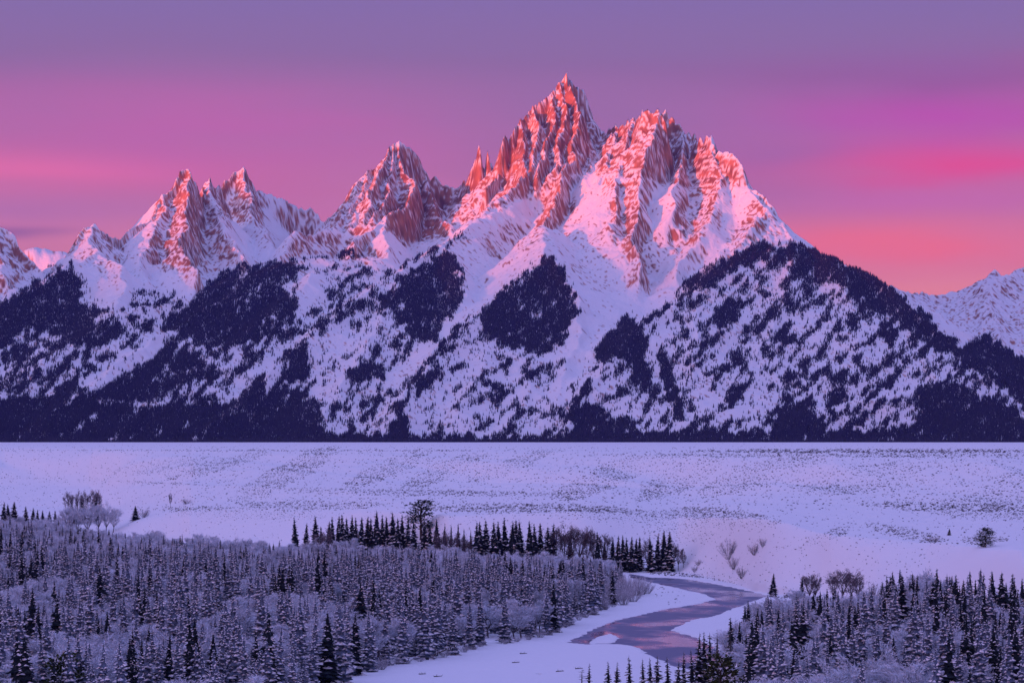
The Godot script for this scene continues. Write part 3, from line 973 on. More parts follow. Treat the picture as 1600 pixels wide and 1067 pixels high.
# a bare cottonwood of unit height furred with frost
func cottonwood(seed_value: int, spread: float, bark: Color, frost: Color, twigs: int, bole := 0.22) -> Array:
	var g := RandomNumberGenerator.new()
	g.seed = seed_value
	var st := begin()
	var crown := begin()
	var ends := []
	var fork := Vector3(g.randf_range(-0.02, 0.02), bole, g.randf_range(-0.02, 0.02))
	tube(st, Vector3.ZERO, fork, 0.019, 0.014, bark, 6)
	var limbs := 7
	for k in limbs:
		var th := TAU * k / limbs + g.randf_range(-0.4, 0.4)
		var out := spread * g.randf_range(0.35, 0.75) * (0.25 if k == 0 else 1.0)
		var tip := Vector3(cos(th) * out, g.randf_range(0.66, 0.86) if k > 0 else 0.9, sin(th) * out)
		var mid := fork.lerp(tip, 0.5) + Vector3(cos(th), 0, sin(th)) * spread * 0.12
		tube(st, fork, mid, 0.010, 0.006, bark, 4)
		tube(st, mid, tip, 0.006, 0.002, bark, 4)
		for q in 4:
			var f: float = g.randf_range(0.15, 0.95)
			var from := mid.lerp(tip, f) if q < 3 else fork.lerp(mid, f)
			var th2 := th + g.randf_range(-1.3, 1.3)
			var to := from + Vector3(cos(th2) * spread * 0.45, g.randf_range(0.04, 0.2), sin(th2) * spread * 0.45)
			tube(st, from, to, 0.004, 0.0015, bark, 3)
			ends.append([from, to])
		ends.append([mid, tip])
	for k in twigs:
		# twigs fill a rounded, uneven crown; each grows outwards from its limb
		var e: Array = ends[k % ends.size()]
		var from: Vector3 = (e[0] as Vector3).lerp(e[1], g.randf_range(0.2, 1.0)) + Vector3(g.randfn(), g.randfn(), g.randfn()) * 0.028
		var dir := (Vector3(from.x, 0, from.z).normalized() * g.randf_range(0.2, 1.1) + Vector3(g.randfn() * 0.5, g.randf_range(0.15, 1.2), g.randfn() * 0.5)).normalized()
		var ln := g.randf_range(0.05, 0.11)
		var w := dir.cross(Vector3(g.randfn(), g.randfn(), g.randfn())).normalized() * g.randf_range(0.004, 0.008)
		var tone := g.randf_range(0.6, 1.25)
		var to := from + dir * ln
		tri(crown, from - w, to, from + w, Color(frost.r * tone, frost.g * tone, frost.b * tone))
	return [finish(st, plant_mat), finish(crown, plant_mat)]

# a round-topped pine of unit height
func pine(seed_value: int, radius: float, needles: Color, snow: Color, pads: int, low: float) -> Array:
	var g := RandomNumberGenerator.new()
	g.seed = seed_value
	var st := begin()
	var crown := begin()
	tube(st, Vector3.ZERO, Vector3(0.01, 0.55, 0), 0.026, 0.018, Color(0.06, 0.045, 0.04), 6)
	tube(st, Vector3(0.01, 0.55, 0), Vector3(-0.01, 0.96, 0.01), 0.018, 0.004, Color(0.06, 0.045, 0.04), 6)
	for k in pads:
		var t := (k + 0.5) / pads
		var y := lerpf(low, 0.95, t)
		var reach := radius * sqrt(maxf(0.05, 1.0 - pow(absf(t - 0.42) / 0.62, 2.0))) * g.randf_range(0.6, 1.1)
		var th := g.randf_range(0, TAU)
		var mid := Vector3(cos(th) * reach * 0.65, y, sin(th) * reach * 0.65)
		tube(st, Vector3(0, y - 0.04, 0), mid, 0.006, 0.003, Color(0.06, 0.045, 0.04), 3)
		for q in 34:
			var p := mid + Vector3(g.randfn() * reach * 0.34, g.randfn() * 0.022, g.randfn() * reach * 0.34)
			var dir := (Vector3(p.x, 0, p.z).normalized() * 0.8 + Vector3(g.randfn() * 0.5, g.randf_range(-0.1, 0.7), g.randfn() * 0.5)).normalized()
			var w := dir.cross(Vector3(g.randfn(), g.randfn(), g.randfn())).normalized() * g.randf_range(0.012, 0.022)
			var tone := g.randf_range(0.6, 1.4)
			tri(crown, p - w, p + dir * g.randf_range(0.04, 0.07), p + w, snow if g.randf() < 0.12 else Color(needles.r * tone, needles.g * tone, needles.b * tone))
	return [finish(st, plant_mat), finish(crown, plant_mat)]

# a dead spruce: a bare pole with short broken branches
func snag(seed_value: int) -> Array:
	var g := RandomNumberGenerator.new()
	g.seed = seed_value
	var st := begin()
	var arms := begin()
	var bark := Color(0.07, 0.06, 0.06)
	tube(st, Vector3.ZERO, Vector3(0.01, 0.55, 0), 0.014, 0.010, bark, 6)
	tube(st, Vector3(0.01, 0.55, 0), Vector3(-0.004, 1.0, 0), 0.010, 0.003, bark, 6)
	for k in 44:
		var y := g.randf_range(0.2, 0.97)
		var th := g.randf_range(0, TAU)
		var ln := (1.0 - y) * 0.16 + g.randf_range(0.015, 0.06)
		var a := Vector3(0, y, 0)
		var b := a + Vector3(cos(th) * ln, g.randf_range(-0.35, 0.15) * ln, sin(th) * ln)
		tube(arms, a, b, 0.0042, 0.0014, bark, 3)
		for q in 3:
			var p := a.lerp(b, g.randf_range(0.3, 1.0))
			var w := Vector3(g.randfn(), g.randfn(), g.randfn()).normalized()
			tri(arms, p, p + w * 0.022, p + w * 0.010 + Vector3(0, 0.004, 0), Color(0.30, 0.30, 0.34) if q == 0 else Color(0.05, 0.045, 0.045))
	return [finish(st, plant_mat), finish(arms, plant_mat)]

# a leafless bush of unit height: stems that fan out from the ground
func bush(seed_value: int, stems: int, spread: float, bark: Color, frost: Color) -> Array:
	var g := RandomNumberGenerator.new()
	g.seed = seed_value
	var st := begin()
	var crown := begin()
	for k in stems:
		var th := g.randf_range(0, TAU)
		var lean := sqrt(g.randf()) * spread
		var tip := Vector3(cos(th) * lean, g.randf_range(0.55, 1.0) * (1.0 - 0.25 * lean / spread), sin(th) * lean)
		var foot := Vector3(cos(th), 0, sin(th)) * lean * 0.25
		tube(st, foot, tip, 0.010, 0.003, bark, 3)
		for q in 26:
			var p := foot.lerp(tip, g.randf_range(0.3, 1.0)) + Vector3(g.randfn(), g.randfn(), g.randfn()) * 0.03
			var dir := (tip - foot + Vector3(g.randfn(), g.randfn(), g.randfn()) * 0.5).normalized()
			var w := dir.cross(Vector3(g.randfn(), g.randfn(), g.randfn())).normalized() * g.randf_range(0.004, 0.009)
			tri(crown, p - w, p + dir * g.randf_range(0.08, 0.18), p + w, frost * g.randf_range(0.7, 1.2))
	return [finish(st, plant_mat), finish(crown, plant_mat)]

func tuft_mesh() -> ArrayMesh:
	var g := RandomNumberGenerator.new()
	g.seed = 77
	var st := begin()
	for k in 16:
		var th := g.randf_range(0, TAU)
		var r := sqrt(g.randf()) * 0.5
		var p := Vector3(cos(th) * r, -0.08, sin(th) * r)
		var tip := p * g.randf_range(1.0, 1.4) + Vector3(0, g.randf_range(0.55, 0.9) * (1.1 - r), 0)
		var w := Vector3(-sin(th), 0, cos(th)).rotated(Vector3.UP, g.randf_range(-1, 1)) * g.randf_range(0.16, 0.28)
		tri(st, p - w, tip, p + w, Color(0.75, 0.72, 0.7) * g.randf_range(0.7, 1.3))
	return finish(st, plant_mat)

func far_conifer_mesh() -> ArrayMesh:
	var st := begin()
	for tier in [[0.03, 0.55, 0.155, 6], [0.33, 0.82, 0.115, 5], [0.6, 1.0, 0.07, 5]]:
		for k in tier[3]:
			var t0: float = TAU * (k + tier[0] * 3.0) / tier[3]
			var t1: float = TAU * (k + 1 + tier[0] * 3.0) / tier[3]
			var r0: float = tier[2] * (1.0 + 0.25 * sin(k * 2.7 + tier[0] * 9.0))
			var r1: float = tier[2] * (1.0 + 0.25 * sin(((k + 1) % int(tier[3])) * 2.7 + tier[0] * 9.0))
			tri(st, Vector3(cos(t0) * r0, tier[0], sin(t0) * r0), Vector3(0, tier[1], 0), Vector3(cos(t1) * r1, tier[0], sin(t1) * r1), Color(1, 1, 1))
	tube(st, Vector3(0, -0.1, 0), Vector3(0, 0.1, 0), 0.02, 0.015, Color(0.8, 0.7, 0.6), 4)
	return finish(st, plant_mat)

func crowd(called: String, mesh: Mesh, buffer: PackedFloat32Array, label: String, category: String, parent: Node = self) -> void:
	var mm := MultiMesh.new()
	mm.transform_format = MultiMesh.TRANSFORM_3D
	mm.use_colors = true
	mm.mesh = mesh
	mm.instance_count = buffer.size() / 16
	mm.buffer = buffer
	var o := MultiMeshInstance3D.new()
	o.name = called
	o.multimesh = mm
	tag(o, label, category, "", "stuff")
	parent.add_child(o, true)

func put(buffer: PackedFloat32Array, p: Vector3, wide: float, high: float, turn: float, col: Color) -> void:
	var c := cos(turn) * wide
	var s := sin(turn) * wide
	buffer.append_array(PackedFloat32Array([c, 0, s, p.x, 0, high, 0, p.y, -s, 0, c, p.z, col.r, col.g, col.b, 1.0]))

func forest_on_range() -> void:
	# trees wherever the wooded mask says so, on the slopes that can be seen
	var clump := noise(1.0 / 17.0, 51, 4)
	var streak := noise(1.0 / 60.0, 52, 2)
	var edge_noise := noise(1.0 / 22.0, 53, 3)
	var buffer := PackedFloat32Array()
	var nc := m_u.size()
	var nr := m_d.size()
	var top := PackedFloat32Array()
	top.resize(nc)
	top.fill(760.0)
	for r in nr - 1:
		var d := m_d[r]
		if d > 24000.0:
			break
		var here: PackedFloat32Array = m_h[r]
		var next: PackedFloat32Array = m_h[r + 1]
		var step := m_d[r + 1] - d
		for c in nc - 1:
			if m_u[c] < -40.0 or m_u[c] > 1640.0:
				continue
			var py := HORIZON - (here[c] - EYE) * FOCAL / d
			var py2 := HORIZON - (next[c] - EYE) * FOCAL / (d + step)
			var seen := py2 < top[c] + 3.0
			top[c] = minf(top[c], py2)
			if not seen or py2 > py + 3.0:
				continue
			var wob := edge_noise.get_noise_2d(m_u[c], py)
			var dens := mask_at(forest_mask, m_u[c] + wob * 10.0, py + edge_noise.get_noise_2d(m_u[c] + 900.0, py) * 8.0)
			if dens < 0.04:
				continue
			var area := clampf(py - py2, 0.25, 8.0) * (m_u[c + 1] - m_u[c])
			var x := (m_u[c] - MID_X) / FOCAL * d
			var t := dens + 0.60 * clump.get_noise_2d(m_u[c] + py * 0.35, py * 0.75) + 0.42 * streak.get_noise_2d((m_u[c] * 0.6 + py * 0.8) * 2.2, (py * 0.6 - m_u[c] * 0.8) * 0.6)
			var p := smoothstep(0.34, 0.98, t) * 0.80 + 0.030 * dens
			var want := area * p
			while want > 0.0:
				if rng.randf() < want:
					var fu := rng.randf()
					var fd := rng.randf()
					var dd := d + fd * step
					var h := lerpf(lerpf(here[c], here[c + 1], fu), lerpf(next[c], next[c + 1], fu), fd)
					var hh := rng.randf_range(10.0, 21.0)
					var tone := rng.randf_range(0.5, 1.5)
					put(buffer, Vector3((lerpf(m_u[c], m_u[c + 1], fu) - MID_X) / FOCAL * dd, h - 0.5, -dd), hh * rng.randf_range(0.9, 1.3), hh, rng.randf() * TAU, Color(0.034 * tone, 0.034 * tone, 0.042 * tone))
				want -= 1.0
	# the belt of trees along the edge of the flat
	for k in 5200:
		var u := rng.randf_range(-60.0, 1660.0)
		var edge := 13780.0 + 260.0 * streak.get_noise_2d(u * 0.6, 5.0)
		var d := edge + pow(rng.randf(), 1.5) * 420.0 - (180.0 if rng.randf() < 0.25 and u < 560.0 else 0.0)
		var hh := rng.randf_range(9.0, 19.0)
		var tone := rng.randf_range(0.7, 1.3)
		put(buffer, Vector3((u - MID_X) / FOCAL * d, 62.8 + maxf(d - 14200.0, 0.0) * 0.02, -d), hh * rng.randf_range(0.9, 1.3), hh, rng.randf() * TAU, Color(0.034 * tone, 0.034 * tone, 0.042 * tone))
	print("trees on the range: ", buffer.size() / 16)
	crowd("mountain_forest", far_conifer_mesh(), buffer, "dark conifer forest covering the lower mountain slopes", "forest")

func ground_at(x: float, d: float) -> float:
	# height of the valley sheet as it is meshed
	var u := x / d * FOCAL + MID_X
	var lo := 0
	var hi := v_d.size() - 2
	while lo < hi:
		var mid := (lo + hi + 1) / 2
		if v_d[mid] <= d: lo = mid
		else: hi = mid - 1
	var cl := 0
	var ch := v_u.size() - 2
	while cl < ch:
		var mid := (cl + ch + 1) / 2
		if v_u[mid] <= u: cl = mid
		else: ch = mid - 1
	var fd := clampf((d - v_d[lo]) / (v_d[lo + 1] - v_d[lo]), 0.0, 1.0)
	var fu := clampf((u - v_u[cl]) / (v_u[cl + 1] - v_u[cl]), 0.0, 1.0)
	var a: PackedFloat32Array = v_h[lo]
	var b: PackedFloat32Array = v_h[lo + 1]
	return lerpf(lerpf(a[cl], a[cl + 1], fu), lerpf(b[cl], b[cl + 1], fu), fd)

# [column, row, half width, half height, turn in degrees, density]
const SAGE := [
	[445, 742, 75, 14, -27, 0.95], [456, 749, 46, 2.5, -33, 1.0], [340, 728, 65, 8, -15, 0.5], [250, 730, 70, 10, -8, 0.25], [600, 735, 60, 11, -22, 0.55], [712, 734, 48, 4, -26, 1.0], [690, 737, 60, 11, -24, 0.45], [800, 728, 60, 9, -20, 0.3],
	[950, 745, 75, 14, -22, 1.0], [1060, 750, 60, 15, -22, 0.95], [1190, 742, 80, 16, -18, 0.95], [1340, 748, 85, 18, -8, 0.8], [1590, 762, 65, 20, -22, 1.0], [1510, 785, 40, 8, -5, 0.5],
	[960, 806, 90, 10, 3, 0.9], [1120, 812, 80, 14, 4, 0.75], [1060, 835, 45, 14, 8, 0.6], [800, 795, 120, 7, 0, 0.4], [370, 803, 110, 8, 2, 0.7], [300, 800, 50, 6, 4, 0.6], [480, 790, 90, 6, 0, 0.6], [1360, 705, 260, 3, 0, 0.6], [1300, 712, 330, 3, 0, 0.4],
	[1550, 800, 90, 12, 3, 0.25], [1450, 792, 90, 6, 2, 0.3], [1420, 835, 60, 8, 12, 0.35], [1560, 850, 50, 8, 6, 0.5], [1290, 842, 40, 8, -25, 0.2], [640, 770, 200, 5, 1, 0.25], [300, 704.5, 420, 1.0, 0, 0.9], [130, 752, 170, 1.2, 2, 0.8], [620, 767, 240, 1.2, 1, 0.6],
	[1100, 906, 60, 3, 7, 0.9], [1170, 921, 50, 4, 12, 0.9], [1060, 899, 40, 3, 3, 0.9], [1230, 932, 30, 3, 3, 0.8]]

func sagebrush() -> void:
	var buffer := PackedFloat32Array()
	var clump := noise(1.0 / 9.0, 61, 2)
	var broad := noise(1.0 / 70.0, 62, 2)
	var nc := v_u.size()
	var top := PackedFloat32Array()
	top.resize(nc)
	top.fill(1100.0)
	var turned := []
	for b in SAGE:
		turned.append([float(b[0]), float(b[1]), cos(deg_to_rad(b[4])), sin(deg_to_rad(b[4])), 1.0 / b[2], 1.0 / b[3], float(b[5])])
	var by_column := []
	for c in nc:
		var near := []
		for b in turned:
			if absf(v_u[c] - b[0]) < 1.55 * (absf(b[2]) / b[4] + absf(b[3]) / b[5]) + 2.0:
				near.append(b)
		by_column.append(near)
	for r in v_d.size() - 1:
		var d := v_d[r]
		if d < 1500.0:
			continue
		if d > 9000.0:
			break
		var here: PackedFloat32Array = v_h[r]
		var next: PackedFloat32Array = v_h[r + 1]
		var step := v_d[r + 1] - d
		for c in nc - 1:
			var u := v_u[c]
			if u < -40.0 or u > 1640.0 or here[c] < (0.6 if u > 1010.0 and u < 1250.0 else 3.0):
				continue
			var py2 := HORIZON - (next[c] - EYE) * FOCAL / (d + step)
			var py := HORIZON - (here[c] - EYE) * FOCAL / d
			var seen := py2 < top[c] + 1.5
			top[c] = minf(top[c], py2)
			if not seen:
				continue
			var dens := 0.035 if py < 790.0 else 0.015
			for b in by_column[c]:
				var dy: float = py - b[1]
				if absf(dy) > 70.0:
					continue
				var dx: float = u - b[0]
				var ex: float = (dx * b[2] + dy * b[3]) * b[4]
				var ey: float = (-dx * b[3] + dy * b[2]) * b[5]
				var q: float = ex * ex + ey * ey
				if q < 2.2:
					dens = maxf(dens, b[6] * smoothstep(2.0, 0.35, q + broad.get_noise_2d(u, py * 3.0) * 0.6))
			var area := clampf(py - py2, 0.02, 4.0) * 3.0
			var p := dens * smoothstep(-0.45, 0.35, clump.get_noise_2d(u + py, py * 1.6)) * 2.1 * area
			if rng.randf() < p:
				var fu := rng.randf()
				var fd := rng.randf()
				var dd := d + fd * step
				var h := lerpf(lerpf(here[c], here[c + 1], fu), lerpf(next[c], next[c + 1], fu), fd)
				var size := lerpf(0.3, 1.05, pow(rng.randf(), 1.6)) * (0.75 if py > 800.0 else 1.0)
				var tone := rng.randf_range(0.6, 1.4)
				put(buffer, Vector3((lerpf(u, v_u[c + 1], fu) - MID_X) / FOCAL * dd, h, -dd), size * 1.3, size * 0.9, rng.randf() * TAU, Color(0.075 * tone, 0.055 * tone, 0.06 * tone))
	print("sagebrush: ", buffer.size() / 16)
	crowd("sagebrush", tuft_mesh(), buffer, "dark sagebrush poking through snow on the benches", "sagebrush")

# ------------------------------------------------------------------ trees on the river flat
var kinds := {}     # kind -> list of [trunk, crown]
var kind_words := {}

func plant(called: String, kind: String, which: int, x: float, d: float, high: float, label: String, category: String, group := "", wide := 1.0, sink := 0.15) -> void:
	var pair: Array = kinds[kind][which % kinds[kind].size()]
	var o := Node3D.new()
	o.name = numbered(called)
	o.position = Vector3(x, ground_at(x, d) - sink, -d)
	o.rotation = Vector3(sin(x * 7.1) * 0.035, fposmod(x * 1.37 + d * 0.73, TAU), cos(d * 5.3) * 0.035)
	o.scale = Vector3(high * wide, high, high * wide)
	tag(o, label, category, group)
	add_child(o)
	var names: Array = kind_words.get(kind, ["trunk", "crown"])
	for k in 2:
		var part := MeshInstance3D.new()
		part.name = names[k]
		part.mesh = pair[k]
		o.add_child(part, true)

# a tree whose top shows at a given place of the photograph, standing d metres off
func plant_to(called: String, kind: String, which: int, px: float, py: float, d: float, label: String, category: String, group := "", wide := 1.0) -> void:
	var x := (px - MID_X) / FOCAL * d
	var high := EYE - (py - HORIZON) * d / FOCAL - ground_at(x, d)
	plant(called, kind, which, x, d, maxf(high, 1.0), label, category, group, wide)

func line_at(table: Array, v: float) -> float:
	if v <= table[0][0]: return table[0][1]
	for k in table.size() - 1:
		if v < table[k + 1][0]:
			return lerpf(table[k][1], table[k + 1][1], (v - table[k][0]) / float(table[k + 1][0] - table[k][0]))
	return table[-1][1]

func make_kinds() -> void:
	plant_mat = matte(true, 0.95, Color.WHITE, 0.1)
	var snow := SNOW
	kinds["frosted"] = []
	kinds["dark"] = []
	kinds["sparse"] = []
	kinds["cottonwood"] = []
	kinds["twiggy"] = []
	for k in 6:
		kinds["frosted"].append(spruce(100 + k, 0.125 + 0.012 * (k % 4), Color(0.12, 0.15, 0.21), snow, 0.95, 19, 8))
	for k in 5:
		kinds["dark"].append(spruce(200 + k, 0.125 + 0.015 * (k % 3), Color(0.024, 0.034, 0.040), snow, 0.34, 22, 9))
	for k in 4:
		kinds["sparse"].append(spruce(300 + k, 0.10 + 0.015 * (k % 3), Color(0.030, 0.036, 0.038), snow, 0.5, 22, 5, 0.12))
	for k in 6:
		kinds["cottonwood"].append(cottonwood(400 + k, 0.26 + 0.03 * (k % 3), Color(0.10, 0.09, 0.10), Color(0.60, 0.63, 0.70), 2100))
	for k in 3:
		kinds["twiggy"].append(cottonwood(500 + k, 0.24, Color(0.07, 0.055, 0.06), Color(0.15, 0.12, 0.14), 900))
	kinds["pine"] = [pine(600, 0.30, Color(0.022, 0.032, 0.024), snow, 30, 0.28)]
	kinds["broad_pine"] = [pine(603, 0.34, Color(0.022, 0.032, 0.024), snow, 64, 0.04)]
	kinds["green_pine"] = [pine(601, 0.24, Color(0.035, 0.048, 0.016), snow, 40, 0.05), pine(602, 0.22, Color(0.040, 0.046, 0.016), snow, 40, 0.05)]
	kinds["snag"] = [snag(700), snag(701), snag(702)]
	kinds["bush"] = [bush(800, 30, 0.75, Color(0.09, 0.075, 0.08), Color(0.26, 0.23, 0.26)), bush(801, 34, 0.9, Color(0.09, 0.075, 0.08), Color(0.24, 0.2, 0.22))]
	kinds["willow"] = [bush(810, 44, 0.8, Color(0.2, 0.19, 0.2), Color(0.52, 0.50, 0.55)), bush(811, 44, 0.95, Color(0.2, 0.19, 0.2), Color(0.50, 0.48, 0.53))]
	kind_words = {"bush": ["stems", "twigs"], "willow": ["stems", "twigs"], "snag": ["trunk", "branches"]}

func woods() -> void:
	var mix := noise(1.0 / 60.0, 71, 2)
	var bank := [[900, 470], [1030, 560], [1086, 604], [1124, 684], [1189, 756], [1215, 811], [1266, 865], [1345, 898], [1450, 945], [1494, 968], [1573, 985], [1711, 975], [1850, 985]]
	var back := [[-60, 2620], [90, 2560], [120, 2420], [180, 2330], [300, 2230], [450, 2130], [540, 2060], [700, 1870], [900, 1845], [1010, 1840]]
	var near_edge := [[850, 1165], [985, 1165], [1000, 1150], [1040, 1140], [1100, 1150], [1300, 1168], [1400, 1185], [1480, 1205], [1530, 1260]]
	var far_edge := [[1150, 1300], [1200, 1480], [1250, 1500], [1340, 1475], [1360, 1400], [1385, 1445], [1450, 1405], [1600, 1290], [1680, 1260]]
	var found := {"frosted": [], "dark": [], "cottonwood": []}
	var step := 9.6
	var d := 845.0
	while d < 2640.0:
		var half := 880.0 / FOCAL * d
		var x := -half
		while x < half:
			var px := x + rng.randf_range(-0.42, 0.42) * step
			var pd := d + rng.randf_range(-0.42, 0.42) * step
			x += step
			var u := px / pd * FOCAL + MID_X
			if u < -70.0 or u > 1680.0:
				continue
			var wood := ""
			if u < line_at(bank, pd) - 4.0 and pd < line_at(back, u):
				wood = "left"
			elif u > line_at(near_edge, pd) and pd < line_at(far_edge, u):
				wood = "right"
			if wood == "":
				continue
			if wood == "right" and pd < 965.0 and u < 1150.0 and rng.randf() < 0.45:
				continue
			if pd > 1000.0 and mix.get_noise_2d(px * 1.6 + 700.0, pd * 0.8) > 0.46:
				continue
			var g := ground_at(px, pd)
			if g < 0.3:
				continue
			var m := mix.get_noise_2d(px, pd * 0.6) + rng.randfn() * 0.22
			var kind := "frosted"
			if wood == "left":
				var edge := line_at(bank, pd) - u
				if m > 0.20 - (0.30 if pd > 1750.0 else 0.0) - (0.1 if u < 250.0 else 0.0) and edge > 24.0:
					kind = "cottonwood"
				elif m < -0.50:
					kind = "dark"
			else:
				if pd > 1250.0 and u > 1370.0:
					kind = "dark" if m < 0.5 else "cottonwood"
				elif m > 0.16:
					kind = "cottonwood"
				elif m < -0.26 or u < 1190.0:
					kind = "dark"
			var high := lerpf(10.0, 27.0, pow(rng.randf(), 0.7))
			if kind == "cottonwood":
				high = rng.randf_range(10.0, 17.0)
			if wood == "right" and pd > 1330.0 and u > 1380.0:
				high = rng.randf_range(17.0, 21.0) - g * 0.8
			if wood == "right" and u < 1380.0 and pd > 1300.0:
				high *= 0.62
			if wood == "right" and pd < 1000.0 and u < 1175.0:
				high = minf(high, 13.0 + maxf(0.0, (u - 1060.0) * 0.05))
			# the tops of the woods keep to an uneven line
			var line: float = line_at([[0, 812], [90, 822], [180, 836], [320, 848], [450, 856], [600, 853], [700, 860], [850, 869], [950, 882], [1000, 892]], u) if wood == "left" else line_at([[1160, 960], [1170, 945], [1250, 926], [1340, 926], [1378, 900], [1386, 884], [1450, 874], [1600, 878]], u)
			high = minf(high, EYE - g - (line + mix.get_noise_2d(px * 2.5, pd * 0.5 + 3000.0) * 14.0 + rng.randf_range(-9.0, 18.0) - HORIZON) * pd / FOCAL)
			if high < 4.5:
				continue
			var row := HORIZON + (EYE - g - high) * FOCAL / pd
			if row > 1075.0:
				continue
			found[kind].append([pd, px, high, wood, rng.randi()])
		d += step
	for kind in found:
		var list: Array = found[kind]
		list.sort_custom(func(p, q): return p[2] / p[0] > q[2] / q[0])
		print(kind, " ", list.size())
		var rest := {}
		for k in list.size():
			var t: Array = list[k]
			if k < 300 - {"dark": 110, "cottonwood": 35, "frosted": 0}[kind]:
				var place: String = "deep in the wood behind the snowy river bar" if t[3] == "left" else "in the wood under the steep snow bank"
				if t[3] == "left" and line_at(bank, t[0]) - (t[1] / t[0] * FOCAL + MID_X) < 60.0:
					place = "at the wood's edge on the snowy river bar"
				elif t[3] == "right" and t[0] < 1020.0:
					place = "in the wood beside the olive green pine"
				var wide := rng.randf_range(1.05, 1.6) * (1.15 if t[2] < 14.0 else 1.0)
				var size_word: String = ("broad " if wide > 1.35 else "slim ") + ("tall " if t[2] > (20.0 if kind != "cottonwood" else 13.0) else "short ")
				var group: String = size_word + {"frosted": "frosted spruces ", "dark": "dark spruces ", "cottonwood": "frosted cottonwoods "}[kind] + place
				var label: String = size_word + {"frosted": "spruce, snow on every branch, ", "dark": "dark spruce with little snow ", "cottonwood": "bare cottonwood with pale frost "}[kind] + place
				plant({"frosted": "frosted_spruce", "dark": "spruce", "cottonwood": "cottonwood"}[kind], kind, t[4] % 30, t[1], t[0], t[2], label, "tree", group, wide)
			else:
				var w: int = t[4] % (kinds[kind].size())
				if not rest.has(w):
					rest[w] = PackedFloat32Array()
				var b: PackedFloat32Array = rest[w]
				var tone := rng.randf_range(0.8, 1.12)
				put(b, Vector3(t[1], ground_at(t[1], t[0]) - 0.15, -t[0]), t[2] * rng.randf_range(1.05, 1.6) * (1.15 if t[2] < 14.0 else 1.0), t[2], rng.randf() * TAU, Color(tone, tone, tone))
				rest[w] = b
		var holder := Node3D.new()
		holder.name = {"frosted": "frosted_spruce_forest", "dark": "dark_spruce_forest", "cottonwood": "cottonwood_forest"}[kind]
		tag(holder, {"frosted": "mass of snowy spruces filling the woods further back", "dark": "mass of dark spruces filling the woods further back", "cottonwood": "mass of frosted bare cottonwoods filling the woods further back"}[kind], "forest", "", "stuff")
		add_child(holder)
		for w in rest:
			for k in 2:
				crowd(["trunks", "crowns"][k], kinds[kind][w][k], rest[w], "", "", holder)

